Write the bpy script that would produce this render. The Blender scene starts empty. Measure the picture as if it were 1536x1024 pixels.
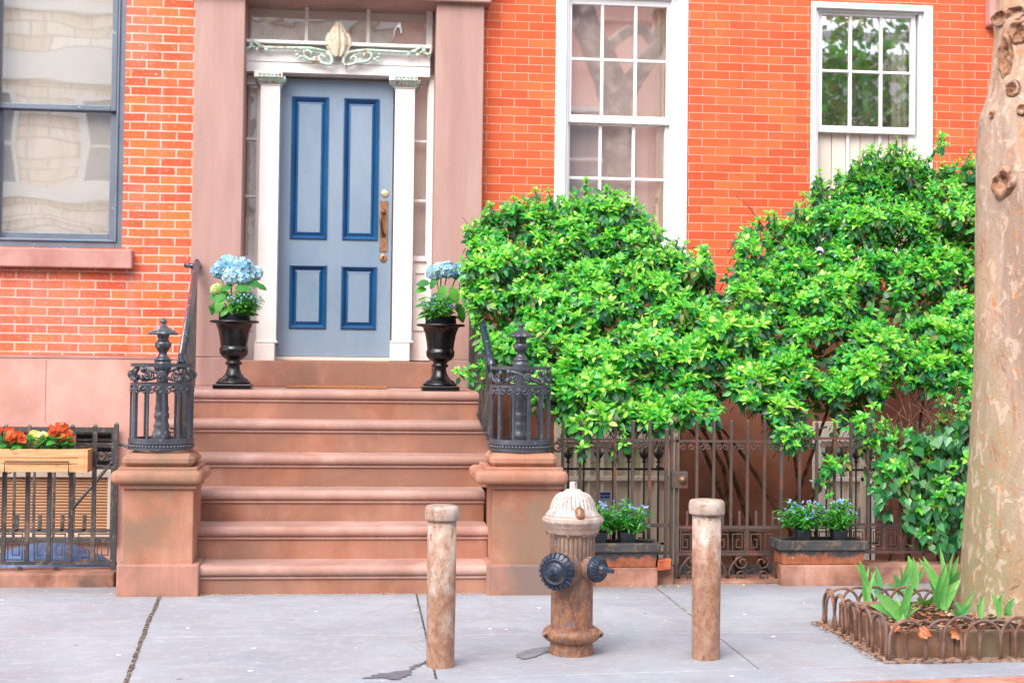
import bpy, bmesh, math, random
from mathutils import Vector, Matrix, noise as mnoise
random.seed(7)
S = bpy.context.scene
COL = S.collection
R_ = random.random
def U(a, b): return a + (b - a) * random.random()

# ---------------------------------------------------------------- camera
F_PX = 2150.0; YAW = 0.105; PITCH = 0.03; ROLL = 0.012; CAM_H = 1.42; CAM_Y = -8.6
fwd = Vector((math.sin(YAW)*math.cos(PITCH), math.cos(YAW)*math.cos(PITCH), math.sin(PITCH)))
rt0 = Vector((math.cos(YAW), -math.sin(YAW), 0)); up0 = rt0.cross(fwd)
rt = rt0*math.cos(ROLL) + up0*math.sin(ROLL); up = rt.cross(fwd)
CAM = Vector((0, CAM_Y, CAM_H))
PPY = 469.5
cd = bpy.data.cameras.new('camera'); co = bpy.data.objects.new('camera', cd); COL.objects.link(co)
m = Matrix((rt, up, -fwd)).transposed().to_4x4(); m.translation = CAM
co.matrix_world = m
cd.sensor_width = 36; cd.lens = 36*F_PX/1536; cd.shift_y = (PPY-512)/1536; cd.clip_end = 500; cd.clip_start = .05
S.camera = co
S.view_settings.view_transform = 'Standard'; S.view_settings.look = 'None'; S.view_settings.exposure = 0

def ray(px, py): return fwd + rt*((px-768)/F_PX) + up*(-(py-PPY)/F_PX)
def A(px, py, Y):                      # point of the plane Y seen at a photo position
    d = ray(px, py); return CAM + d*((Y-CAM_Y)/d.y)
def G(px, py, Z=0.0):                  # point of the plane Z
    d = ray(px, py); return CAM + d*((Z-CAM_H)/d.z)
def RC(px0, py0, px1, py1, Y):         # photo rectangle -> (x0,x1,z0,z1) on plane Y
    a, b, c, d = A(px0,py0,Y), A(px1,py0,Y), A(px0,py1,Y), A(px1,py1,Y)
    return ((a.x+c.x)/2, (b.x+d.x)/2, (c.z+d.z)/2, (a.z+b.z)/2)

# ---------------------------------------------------------------- objects
WL = {}
def thing(name, label, cat, loc=(0,0,0), group=None):
    o = bpy.data.objects.new(name, None); COL.objects.link(o)
    o.empty_display_size = .1
    o.location = loc; WL[o.name] = Vector(loc)
    o['label'] = label; o['category'] = cat
    if group: o['group'] = group
    return o
def tag(o, label, cat, group=None, kind=None):
    o['label'] = label; o['category'] = cat
    if group: o['group'] = group
    if kind: o['kind'] = kind
    return o
def dup(root, loc, label, group=None):
    def rec(o, par):
        c = o.copy(); COL.objects.link(c)
        if par: c.parent = par
        for ch in list(o.children): rec(ch, c)
        return c
    r = rec(root, None); r.location = loc; r['label'] = label
    if group: r['group'] = group
    return r

class MB:
    def __init__(s): s.v=[]; s.f=[]; s.sm=[]; s.c=[]; s.cur=None
    def add(s, vs, fs, smooth=False, col=None):
        b = len(s.v); s.v += [tuple(v) for v in vs]
        for f in fs: s.f.append([b+i for i in f]); s.sm.append(smooth)
        s.c += [col or s.cur or (1,1,1)]*len(vs)
        return s
    def box(s, x0,x1,y0,y1,z0,z1):
        if x0>x1: x0,x1=x1,x0
        if y0>y1: y0,y1=y1,y0
        if z0>z1: z0,z1=z1,z0
        return s.add([(x0,y0,z0),(x1,y0,z0),(x1,y1,z0),(x0,y1,z0),(x0,y0,z1),(x1,y0,z1),(x1,y1,z1),(x0,y1,z1)],
              [(0,3,2,1),(4,5,6,7),(0,1,5,4),(1,2,6,5),(2,3,7,6),(3,0,4,7)])
    def rb(s, rc, y0, y1): return s.box(rc[0],rc[1],y0,y1,rc[2],rc[3])
    def frame(s, o, i, y0, y1):        # o, i: outer / inner (x0,x1,z0,z1)
        s.box(o[0],i[0],y0,y1,o[2],o[3]); s.box(i[1],o[1],y0,y1,o[2],o[3])
        s.box(i[0],i[1],y0,y1,i[3],o[3]); s.box(i[0],i[1],y0,y1,o[2],i[2]); return s
    def quad(s, a,b,c,d, col=None): return s.add([a,b,c,d],[(0,1,2,3)],False,col)
    def prism(s, poly, y0, y1, ax='Y'):
        n=len(poly)
        if ax=='Y': vs=[(p[0],y0,p[1]) for p in poly]+[(p[0],y1,p[1]) for p in poly]
        elif ax=='X': vs=[(y0,p[0],p[1]) for p in poly]+[(y1,p[0],p[1]) for p in poly]
        else: vs=[(p[0],p[1],y0) for p in poly]+[(p[0],p[1],y1) for p in poly]
        fs=[tuple(range(n)),tuple(range(2*n-1,n-1,-1))]+[(i,i+n,(i+1)%n+n,(i+1)%n) for i in range(n)]
        return s.add(vs,fs)
    def tube(s, path, r, n=8, smooth=True, flat=None, rot=0.0):
        P=[Vector(p) for p in path]; k=len(P)
        rr = r if isinstance(r,(list,tuple)) else [r]*k
        vs=[]; prev=None
        for i,p in enumerate(P):
            t=(P[min(i+1,k-1)]-P[max(i-1,0)])
            if t.length<1e-9: t=Vector((0,0,1))
            t.normalize()
            if prev is None:
                a=Vector((0,1,0)) if abs(t.y)<.9 else Vector((1,0,0))
                u=t.cross(a).normalized()
            else:
                u=(prev-t*prev.dot(t))
                u=u.normalized() if u.length>1e-6 else t.orthogonal().normalized()
            prev=u; w=t.cross(u)
            for j in range(n):
                an=2*math.pi*j/n+rot
                vs.append(p+(u*math.cos(an)*(flat[0] if flat else 1)+w*math.sin(an)*(flat[1] if flat else 1))*rr[i])
        fs=[]
        for i in range(k-1):
            for j in range(n):
                fs.append((i*n+j,i*n+(j+1)%n,(i+1)*n+(j+1)%n,(i+1)*n+j))
        fs.append(tuple(range(n-1,-1,-1))); fs.append(tuple((k-1)*n+j for j in range(n)))
        return s.add(vs,fs,smooth)
    def lathe(s, prof, c=(0,0,0), n=32, mat=None, mod=None, smooth=True):
        c=Vector(c); vs=[]; k=len(prof)
        for i,(r,z) in enumerate(prof):
            for j in range(n):
                th=2*math.pi*j/n; q=r*(mod(th,z,i) if mod else 1)
                p=Vector((q*math.cos(th),q*math.sin(th),z))
                vs.append(c+(mat@p if mat else p))
        fs=[]
        for i in range(k-1):
            for j in range(n):
                fs.append((i*n+j,i*n+(j+1)%n,(i+1)*n+(j+1)%n,(i+1)*n+j))
        fs.append(tuple(range(n-1,-1,-1))); fs.append(tuple((k-1)*n+j for j in range(n)))
        return s.add(vs,fs,smooth)
    def ball(s, c, r, n=10, sq=(1,1,1), jit=0):
        c=Vector(c); prof=[(max(1e-4,math.sin(math.pi*i/(n//2+2))),-math.cos(math.pi*i/(n//2+2))) for i in range(n//2+3)]
        k=len(s.v); s.lathe([(a*r,b*r) for a,b in prof],(0,0,0),n)
        for i in range(k,len(s.v)):
            v=s.v[i]; j=1+U(-jit,jit)
            s.v[i]=(c.x+v[0]*sq[0]*j,c.y+v[1]*sq[1]*j,c.z+v[2]*sq[2]*j)
        return s
    def leaf(s, p, d, nrm, L, W, col, fold=.25, curl=.25, pt=1.0, n=3):
        d=d.normalized(); sd=d.cross(nrm)
        if sd.length<1e-4: sd=d.orthogonal()
        sd.normalize(); nn=sd.cross(d)
        vs=[p]
        for i in range(1,n+1):
            t=i/(n+1); w=W*.5*math.sin(math.pi*(t**.85))**.8
            q=p+d*(L*t)-nn*(curl*L*t*t)
            vs += [q-sd*w+nn*(fold*w), q, q+sd*w+nn*(fold*w)]
        vs.append(p+d*L-nn*(curl*L))
        fs=[(0,1,2),(0,2,3)]
        for i in range(n-1):
            b=1+3*i; fs += [(b,b+3,b+4,b+1),(b+1,b+4,b+5,b+2)]
        b=1+3*(n-1); fs += [(b,len(vs)-1,b+1),(b+1,len(vs)-1,b+2)]
        return s.add(vs,fs,True,col)
    def build(s, name, mat, parent=None, bevel=0, seg=2, kind=None, auto=False):
        off=Vector((0,0,0)); o=parent
        while o is not None:
            off += o.location; o=o.parent
        me=bpy.data.meshes.new(name)
        me.from_pydata([(v[0]-off.x,v[1]-off.y,v[2]-off.z) for v in s.v],[],s.f)
        me.polygons.foreach_set('use_smooth', s.sm)
        ca=me.color_attributes.new('tint','FLOAT_COLOR','POINT')
        fl=[]
        for c in s.c: fl += [c[0],c[1],c[2],1.0]
        ca.data.foreach_set('color', fl)
        me.materials.append(mat); me.update()
        ob=bpy.data.objects.new(name,me); COL.objects.link(ob)
        if parent: ob.parent=parent
        if kind: ob['kind']=kind
        if bevel:
            b=ob.modifiers.new('bevel','BEVEL'); b.width=bevel; b.segments=seg; b.limit_method='ANGLE'; b.angle_limit=math.radians(40)
            b.harden_normals=False
        return ob

# ---------------------------------------------------------------- materials
def lin(c):
    c=c/255.0
    return c/12.92 if c<=.04045 else ((c+.055)/1.055)**2.4
def C(r,g,b,k=1.0): return (lin(r)*k,lin(g)*k,lin(b)*k,1.0)
class NT:
    def __init__(s,name):
        s.m=bpy.data.materials.new(name); s.m.use_nodes=True; s.t=s.m.node_tree; s.n=s.t.nodes
        s.b=[x for x in s.n if x.type=='BSDF_PRINCIPLED'][0]; s.out=[x for x in s.n if x.type=='OUTPUT_MATERIAL'][0]
    def L(s,a,b): s.t.links.new(a,b)
    def add(s,t,**k):
        x=s.n.new(t)
        for a,b in k.items(): setattr(x,a,b)
        return x
    def val(s,inp,v):
        if hasattr(v,'is_output'): s.L(v,inp)
        else: inp.default_value=v
    def coord(s,mode='Object',scale=(1,1,1)):
        if mode=='World': g=s.add('ShaderNodeNewGeometry').outputs['Position']
        else: g=s.add('ShaderNodeTexCoord').outputs[mode]
        mp=s.add('ShaderNodeMapping'); mp.inputs['Scale'].default_value=scale
        s.L(g,mp.inputs['Vector']); return mp.outputs['Vector']
    def noise(s,vec,scale,detail=4,rough=.55,dist=0):
        x=s.add('ShaderNodeTexNoise'); s.L(vec,x.inputs['Vector'])
        x.inputs['Scale'].default_value=scale; x.inputs['Detail'].default_value=detail
        x.inputs['Roughness'].default_value=rough; x.inputs['Distortion'].default_value=dist
        return x.outputs['Fac']
    def ramp(s,fac,stops,interp='LINEAR'):
        x=s.add('ShaderNodeValToRGB'); s.L(fac,x.inputs['Fac']); e=x.color_ramp; e.interpolation=interp
        while len(e.elements)<len(stops): e.elements.new(.5)
        for el,(p,c) in zip(e.elements,stops):
            el.position=p; el.color=c if len(c)==4 else (c[0],c[1],c[2],1)
        return x.outputs['Color']
    def mask(s,fac,a,b):  # smooth 0..1
        x=s.add('ShaderNodeMapRange'); s.L(fac,x.inputs['Value']); x.inputs['From Min'].default_value=a; x.inputs['From Max'].default_value=b
        return x.outputs['Result']
    def mix(s,fac,a,b,mode='MIX'):
        x=s.add('ShaderNodeMix'); x.data_type='RGBA'; x.blend_type=mode
        s.val(x.inputs['Factor'],fac); s.val(x.inputs['A'],a) if False else None
        ia=[i for i in x.inputs if i.name=='A' and i.type=='RGBA'][0]; ib=[i for i in x.inputs if i.name=='B' and i.type=='RGBA'][0]
        s.val(ia,a); s.val(ib,b)
        return [o for o in x.outputs if o.type=='RGBA'][0]
    def math(s,op,a,b=0.0):
        x=s.add('ShaderNodeMath',operation=op); s.val(x.inputs[0],a); s.val(x.inputs[1],b); return x.outputs[0]
    def sep(s,vec):
        x=s.add('ShaderNodeSeparateXYZ'); s.L(vec,x.inputs[0]); return x.outputs
    def bump(s,h,strength=.3,dist=.01,prev=None):
        x=s.add('ShaderNodeBump'); x.inputs['Strength'].default_value=strength; x.inputs['Distance'].default_value=dist
        s.L(h,x.inputs['Height'])
        if prev is not None: s.L(prev,x.inputs['Normal'])
        return x.outputs['Normal']
    def fin(s,col=None,rough=.7,normal=None,metal=0.0,spec=.5):
        if col is not None: s.val(s.b.inputs['Base Color'],col)
        s.val(s.b.inputs['Roughness'],rough); s.b.inputs['Metallic'].default_value=metal
        s.b.inputs['Specular IOR Level'].default_value=spec
        if normal is not None: s.L(normal,s.b.inputs['Normal'])
        return s.m

def stone(name, base, dark, light, stain=None, scale=2.2, bump=.25, stretch=(1,1,1), rough=.85, grain=160, coords='World'):
    t=NT(name); v=t.coord(coords,stretch); g=t.coord(coords)
    n1=t.noise(v,scale,5,.6,.3); c=t.ramp(n1,[(.36,dark),(.5,base),(.64,light)])
    if stain:
        n2=t.noise(v,scale*.55,4,.65,.6); c=t.mix(t.mask(n2,.47,.62),c,stain); dr=t.noise(t.coord(coords,(5,5,.5)),2.2,5,.7,.3); c=t.mix(t.math('MULTIPLY',t.mask(dr,.5,.66),.35),c,dark)
    sp=t.noise(g,grain,2,.7); c=t.mix(.16,c,t.ramp(sp,[(.3,(.3,.3,.3)),(.7,(.75,.75,.75))]),'OVERLAY')
    n3=t.noise(g,9,6,.7)
    nb=t.bump(t.math('ADD',sp,t.math('MULTIPLY',n3,2.0)),bump,.004)
    return t.fin(c,rough,nb,spec=.25)
def paint(name, base, base2=None, rough=.45, scale=3, bump=.06, chips=None, chip_at=(.66,.7), stretch=(1,1,1), spec=.5, chip_scale=14, coords='World'):
    t=NT(name); v=t.coord(coords,stretch); g=t.coord(coords)
    n=t.noise(v,scale,5,.6); c=t.ramp(n,[(.3,base2 or base),(.65,base)])
    n2=t.noise(g,60,3,.6); nb=t.bump(t.math('ADD',t.noise(v,12,4,.6),t.math('MULTIPLY',n2,.4)),bump,.006)
    rg=t.mask(n2,0,1); r=t.math('MULTIPLY_ADD',n2,.2) if False else rough
    if chips:
        k=t.mask(t.noise(v,chip_scale,6,.68),chip_at[0]-.06,chip_at[1]-.07); c=t.mix(k,c,chips)
    return t.fin(c,r,nb,spec=spec)

K=.85
BR=(1,1,1)
M={}
def brickmat(name, cols, mortar, bw, rh, ms, off, stain, dirt):
    t=NT(name); g=t.add('ShaderNodeNewGeometry').outputs['Position']; x,y,z=t.sep(g)
    cb=t.add('ShaderNodeCombineXYZ'); t.L(t.math('ADD',x,t.math('MULTIPLY',y,1.0)),cb.inputs[0]); t.L(t.math('ADD',z,off),cb.inputs[1])
    # slight waviness of the courses
    nn=t.add('ShaderNodeTexNoise'); nn.inputs['Scale'].default_value=2.5; nn.inputs['Detail'].default_value=3; t.L(cb.outputs[0],nn.inputs['Vector'])
    sb=t.add('ShaderNodeVectorMath',operation='SUBTRACT'); t.L(nn.outputs['Color'],sb.inputs[0]); sb.inputs[1].default_value=(.5,.5,.5)
    sc=t.add('ShaderNodeVectorMath',operation='SCALE'); t.L(sb.outputs[0],sc.inputs[0]); sc.inputs['Scale'].default_value=.011
    ad=t.add('ShaderNodeVectorMath',operation='ADD'); t.L(cb.outputs[0],ad.inputs[0]); t.L(sc.outputs[0],ad.inputs[1])
    ad2=t.add('ShaderNodeVectorMath',operation='ADD'); t.L(ad.outputs[0],ad2.inputs[0]); ad2.inputs[1].default_value=(bw*200,rh*200,0)
    br=t.add('ShaderNodeTexBrick'); t.L(ad2.outputs[0],br.inputs['Vector'])
    br.inputs['Scale'].default_value=1; br.inputs['Mortar Size'].default_value=ms; br.inputs['Mortar Smooth'].default_value=.25
    br.inputs['Brick Width'].default_value=bw; br.inputs['Row Height'].default_value=rh; br.offset=.5
    br.inputs['Color1'].default_value=(0,0,0,1); br.inputs['Color2'].default_value=(1,1,1,1); br.inputs['Mortar'].default_value=(.5,.5,.5,1)
    per=t.ramp(br.outputs['Color'],cols)
    v=t.coord('World'); n1=t.noise(v,1.3,5,.6); per=t.mix(t.mask(n1,.45,.75),per,stain)
    per=t.mix(t.mask(t.noise(v,22,5,.7),.58,.75),per,dirt)
    dk=t.noise(t.coord('World',(4,4,.35)),1.8,5,.65,.3); per=t.mix(t.math('MULTIPLY',t.mask(dk,.52,.68),.3),per,C(168,80,62,.74))
    if ms>.006:
        per=t.mix(t.math('MULTIPLY',t.mask(t.noise(v,46,4,.7),.6,.66),.6),per,C(250,220,208,.84)); xs_=t.mask(t.noise(t.coord('World',(6,6,.5)),1.6,4,.6),.55,.7); per=t.mix(t.math('MULTIPLY',xs_,.6),per,C(190,140,132,.8))
    sp=t.noise(v,220,2,.7); per=t.mix(.18,per,t.ramp(sp,[(.25,(.2,.2,.2)),(.75,(.8,.8,.8))]),'OVERLAY')
    mo=t.mix(t.noise(v,30,3,.6),mortar,tuple(q*.82 for q in mortar[:3])+(1,))
    fd=t.mask(t.noise(v,7,4,.65),.38,.52); fd=t.math('MULTIPLY',br.outputs['Fac'],t.math('ADD',t.math('MULTIPLY',fd,.4),.6)); c=t.mix(fd,per,mo)
    h=t.math('SUBTRACT',t.math('MULTIPLY',t.noise(v,40,4,.7),.35),br.outputs['Fac'])
    return t.fin(c,.85,t.bump(h,.55,.006),spec=.2)
M['brick_r']=brickmat('orange_red_brick',[(0,C(216,94,60,.78)),(.5,C(228,106,64,.78)),(1,C(236,120,72,.78))],C(240,182,158,.82),.2166,.068,.0034,.013,C(232,104,72,.82),C(206,98,72,.8))
M['brick_l']=brickmat('weathered_orange_brick',[(0,C(216,94,64,.8)),(.5,C(232,106,66,.82)),(1,C(240,124,70,.83))],C(242,196,180,.82),.2354,.0682,.0072,.02,C(222,136,116,.82),C(178,104,88,.8))
M['stoop']=stone('brownstone_steps',C(194,138,114,.70),C(176,120,98,.68),C(204,152,130,.72),C(172,128,110,.68))
M['tread']=stone('dusty_skylit_tread_stone',C(204,160,146,.75),C(188,142,126,.72),C(216,176,164,.78),C(188,150,138,.73),scale=2.2)  # lighter than the risers: dust plus sky light put into the colour
M['pier']=stone('brownstone_pier',C(200,142,116,.71),C(180,122,96,.69),C(210,156,132,.73),C(166,134,112,.68),scale=2.6)
M['plinth']=stone('stained_plinth_stone',C(194,140,122,.74),C(160,126,112,.72),C(210,152,132,.75),C(150,128,120,.7),scale=2.6)
M['pilaster']=stone('brownstone_jamb',C(196,158,148,.71),C(188,150,140,.70),C(204,168,158,.72),C(202,158,148,.71),scale=1.6,stretch=(3,3,.35),bump=.12)
M['pinkbase']=stone('pink_stucco',C(222,170,156,.75),C(210,156,142,.74),C(228,182,168,.76),C(206,150,130,.73),scale=1.5,bump=.15)
M['sill']=stone('brownstone_sill',C(200,146,136,.76),C(186,130,120,.76),C(210,158,150,.76),scale=3)
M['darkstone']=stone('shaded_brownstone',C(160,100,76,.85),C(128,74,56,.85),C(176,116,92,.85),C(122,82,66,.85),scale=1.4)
M['lowcurb']=stone('low_brownstone_curb',C(192,140,118,.76),C(150,102,84,.74),C(212,164,144,.76),C(132,102,92,.72),scale=3)
M['white']=paint('white_paint',C(240,234,230,K),C(232,224,220,K),rough=.5,bump=.05)
M['white_w']=paint('white_window_paint',C(243,240,240,K),C(234,230,230,K),rough=.45,bump=.04)
M['cream']=paint('cream_paint',C(236,220,205,K),C(222,204,188,K),rough=.5)
M['slate']=paint('slate_grey_paint',C(116,126,142,.85),C(94,104,118,.85),rough=.45,chips=C(190,190,190,.8),chip_at=(.72,.76),bump=.1)
M['door']=None
t=NT('blue_door_paint'); v=t.coord('World',(1,1,.4)); z=t.sep(t.coord('World'))[2]
c=t.ramp(t.noise(v,2.2,5,.6),[(.3,C(118,142,164,.82)),(.66,C(144,160,178,.82))])
c=t.mix(t.mask(t.noise(t.coord('World'),30,4,.7),.66,.74),c,C(104,124,158,.85))
M['door']=t.fin(c,.38,t.bump(t.noise(t.coord('World',(1,1,.25)),60,4,.6),.05,.003),spec=.6)
M['doordark']=paint('deep_blue_molding',C(24,88,138,.8),C(14,68,116,.8),rough=.3,bump=.05,spec=.6)
M['verdigris']=paint('verdigris_paint',C(206,230,216,K),C(172,208,192,K),rough=.6,scale=24,chips=C(190,150,110,.8),chip_at=(.6,.66),bump=.2,chip_scale=26)
M['gilt']=paint('worn_gilding',C(222,208,178,K),C(190,168,136,K),rough=.5,scale=40,chips=C(214,206,186,K),chip_at=(.55,.62),bump=.3,chip_scale=40)
M['iron_l']=paint('dark_wrought_iron',C(86,86,86,.8),C(54,54,56,.8),rough=.42,chips=C(122,104,92,.8),chip_at=(.58,.68),bump=.15,spec=.5,chip_scale=18)
M['iron_cage']=paint('weathered_newel_iron',C(84,88,98,.8),C(48,52,62,.8),rough=.3,chips=C(150,138,132,.8),chip_at=(.66,.75),bump=.2,spec=.6,chip_scale=26)
M['iron_r']=paint('rusty_brown_iron',C(100,84,78,.8),C(68,58,56,.8),rough=.5,chips=C(126,76,64,.8),chip_at=(.6,.7),bump=.2,chip_scale=8)
M['iron_rail']=paint('blue_black_handrail',C(40,60,86,.7),C(24,34,50,.7),rough=.25,chips=C(150,160,170,.8),chip_at=(.66,.7),bump=.15,spec=.8,chip_scale=25)
M['iron_dk']=paint('black_iron',C(44,42,44,.8),C(28,28,30,.8),rough=.5,bump=.1)
M['urn']=paint('glossy_black_urn',C(26,26,28,.7),C(16,16,18,.7),rough=.22,bump=.03,spec=.5)
M['handle']=None
t=NT('dark_bronze_pull'); M['handle']=t.fin(C(112,84,62,.8),.35,None,.7)
M['brass']=None
t=NT('aged_brass'); c=t.ramp(t.noise(t.coord('World'),30,4,.6),[(.3,C(120,84,62)),(.7,C(176,136,108))]); M['bronze']=t.fin(c,.4,None,.6)
t=NT('pale_brass'); M['brass']=t.fin(C(226,214,170),.3,None,.6)
t=NT('dark_keyhole'); M['black']=t.fin((.01,.01,.01,1),.6)
t=NT('plain_rubber_pot'); M['pot']=t.fin(t.ramp(t.noise(t.coord('World'),20,3),[(.3,C(34,38,46,.8)),(.7,C(50,54,62,.8))]),.45)
t=NT('potting_soil'); n=t.noise(t.coord('World'),60,5,.7); M['soil']=t.fin(t.ramp(n,[(.3,C(60,42,32,.7)),(.55,C(112,80,62,.7)),(.75,C(150,110,90,.8))]),.95,t.bump(n,.8,.02),spec=.1)
t=NT('coir_mat'); n=t.noise(t.coord('World',(1,6,1)),120,3,.7); M['coir']=t.fin(t.ramp(n,[(.3,C(150,96,66,K)),(.7,C(200,146,108,K))]),.95,t.bump(n,.8,.01),spec=.1)
t=NT('pine_wood'); v=t.coord('World',(.7,4,9)); n=t.noise(v,6,5,.6,1.2); c=t.ramp(n,[(.3,C(214,148,100,K)),(.55,C(234,176,126,K)),(.75,C(240,190,146,K))])
k=t.mask(t.noise(t.coord('World',(1,1,1.6)),9,3,.5),.68,.74); c=t.mix(k,c,C(176,112,72,K)); M['pine']=t.fin(c,.6,t.bump(n,.15,.004),spec=.3)
t=NT('bamboo_blind'); v=t.coord('World'); z=t.sep(v)[2]; w=t.add('ShaderNodeTexWave',wave_type='BANDS',bands_direction='Z'); t.L(v,w.inputs['Vector']); w.inputs['Scale'].default_value=14; w.inputs['Distortion'].default_value=.6
c=t.ramp(w.outputs['Fac'],[(.15,C(150,96,66,.75)),(.5,C(206,150,108,.8)),(.9,C(226,178,138,.8))]); M['blind']=t.fin(c,.7,t.bump(w.outputs['Fac'],.5,.01))
t=NT('blue_tarp'); n=t.noise(t.coord('World'),7,4,.6,.8); M['tarp']=t.fin(t.ramp(n,[(.3,C(40,78,128,.7)),(.65,C(84,128,178,.75))]),.4,t.bump(n,.6,.04))
# painted planter with rust creeping up
t=NT('rusting_planter_paint'); g=t.coord('World'); z=t.sep(t.coord('Object'))[2]; n=t.noise(t.coord('World',(1,1,.6)),14,6,.7)
k=t.mask(t.math('SUBTRACT',n,t.math('MULTIPLY',z,6.0)),.08,.24); c=t.mix(k,t.ramp(t.noise(g,30,4),[(.3,C(54,50,52,.8)),(.7,C(86,82,84,.8))]),t.ramp(t.noise(g,24,5,.7),[(.3,C(140,76,48,.85)),(.7,C(192,116,80,.85))]))
k2=t.mask(t.noise(g,38,5,.7),.66,.7); c=t.mix(k2,c,C(206,190,160,.8)); M['planter']=t.fin(c,.6,t.bump(n,.35,.008))
# bollard paint
t=NT('peeling_bollard_paint'); g=t.coord('World'); vs=t.coord('World',(1,1,.75)); z=t.sep(g)[2]; n=t.noise(vs,16,5,.6,.1)
c=t.ramp(n,[(.36,C(184,158,142,.76)),(.5,C(202,180,164,.78)),(.62,C(218,200,188,.8))])
rust=t.ramp(t.noise(vs,34,5,.7),[(.36,C(146,94,70,.73)),(.5,C(176,122,92,.75)),(.64,C(198,156,128,.77))])
k=t.mask(t.math('SUBTRACT',t.math('ADD',t.noise(t.coord('World',(1,1,.55)),6,6,.72,.2),.12),t.math('MULTIPLY',z,.36)),.36,.48); c=t.mix(t.math('MULTIPLY',k,.82),c,rust)
k=t.mask(t.noise(vs,17,6,.72),.60,.63); c=t.mix(t.math('MULTIPLY',k,.85),c,C(150,98,74,.74)); k=t.mask(t.noise(vs,30,5,.7),.645,.66); c=t.mix(k,c,C(104,72,58,.8))
M['bollard']=t.fin(c,.42,t.bump(t.noise(g,30,6,.7),.2,.004),spec=.5)
t=NT('rust_brown_hydrant_paint'); g=t.coord('World'); vs=t.coord('World',(1,1,.6)); z=t.sep(g)[2]
c=t.ramp(t.noise(vs,9,6,.68),[(.36,C(112,92,84,.72)),(.5,C(138,112,100,.74)),(.62,C(158,132,118,.76))])
r2=t.ramp(t.noise(vs,34,6,.72),[(.34,C(116,82,66,.72)),(.48,C(156,104,78,.75)),(.62,C(186,134,98,.78))])
k=t.mask(t.math('SUBTRACT',t.math('ADD',t.noise(vs,12,5,.7),.25),t.math('MULTIPLY',z,.75)),.36,.6); c=t.mix(t.math('MULTIPLY',k,.8),c,r2)
k=t.mask(t.noise(g,55,5,.72),.58,.62); c=t.mix(k,c,C(206,148,92,.78)); k=t.mask(t.noise(vs,40,5,.72),.585,.62); c=t.mix(k,c,C(112,112,122,.8))
HYY=G(857,979).y; hzz=lambda py:A(857,py,HYY).z
ox,oy_,oz=t.sep(t.coord('Object')); th_=t.math('ARCTAN2',oy_,ox); fs_=t.math('ABSOLUTE',t.math('SINE',t.math('MULTIPLY',th_,15.0)))
gz=t.math('MULTIPLY',t.mask(oz,hzz(842),hzz(837)),t.mask(oz,hzz(801),hzz(806)))
c=t.mix(t.math('MULTIPLY',t.math('MULTIPLY',t.mask(fs_,.55,.1),gz),.75),c,C(84,72,68,.7))  # shadow in the collar flutes painted as dark stripes
M['hydrant']=t.fin(c,.55,t.bump(t.noise(g,40,6,.7),.35,.005),spec=.4)
t=NT('flaking_white_hydrant_paint'); g=t.coord('World'); z=t.sep(g)[2]
c=t.ramp(t.noise(g,16,5,.65),[(.36,C(190,176,168,.76)),(.56,C(228,220,215,.8))])
k=t.mask(t.noise(g,34,6,.72),.55,.6); c=t.mix(k,c,C(182,150,132,.78)); k=t.mask(t.math('SUBTRACT',t.noise(g,10,5,.7),t.math('MULTIPLY',z,3.0)),-1.52,-1.38); c=t.mix(t.math('MULTIPLY',k,.7),c,C(196,160,138,.78)); ox,oy_,oz=t.sep(t.coord('Object')); th_=t.math('ARCTAN2',oy_,ox); fs_=t.math('ABSOLUTE',t.math('COSINE',t.math('MULTIPLY',th_,15.0)))
gz=t.math('MULTIPLY',t.mask(oz,hzz(768),hzz(762)),t.mask(oz,hzz(737),hzz(742)))
c=t.mix(t.math('MULTIPLY',t.math('MULTIPLY',t.mask(fs_,.55,.1),gz),.8),c,C(176,154,142,.75))  # groove shadow between the dome ribs painted into the colour
for py_ in (771.5,776,790,799):
    lz=t.math('ABSOLUTE',t.math('SUBTRACT',oz,hzz(py_))); c=t.mix(t.math('MULTIPLY',t.mask(lz,.006,.001),.6),c,C(160,130,114,.75))
M['hydrant_w']=t.fin(c,.6,t.bump(t.noise(g,36,6,.7),.45,.006))
M['hydrant_cap']=paint('chipped_blue_black_cap',C(54,70,92,.8),C(34,42,56,.8),rough=.35,scale=14,chips=C(150,104,80,.8),chip_at=(.67,.74),bump=.25,spec=.6,chip_scale=26)
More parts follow.
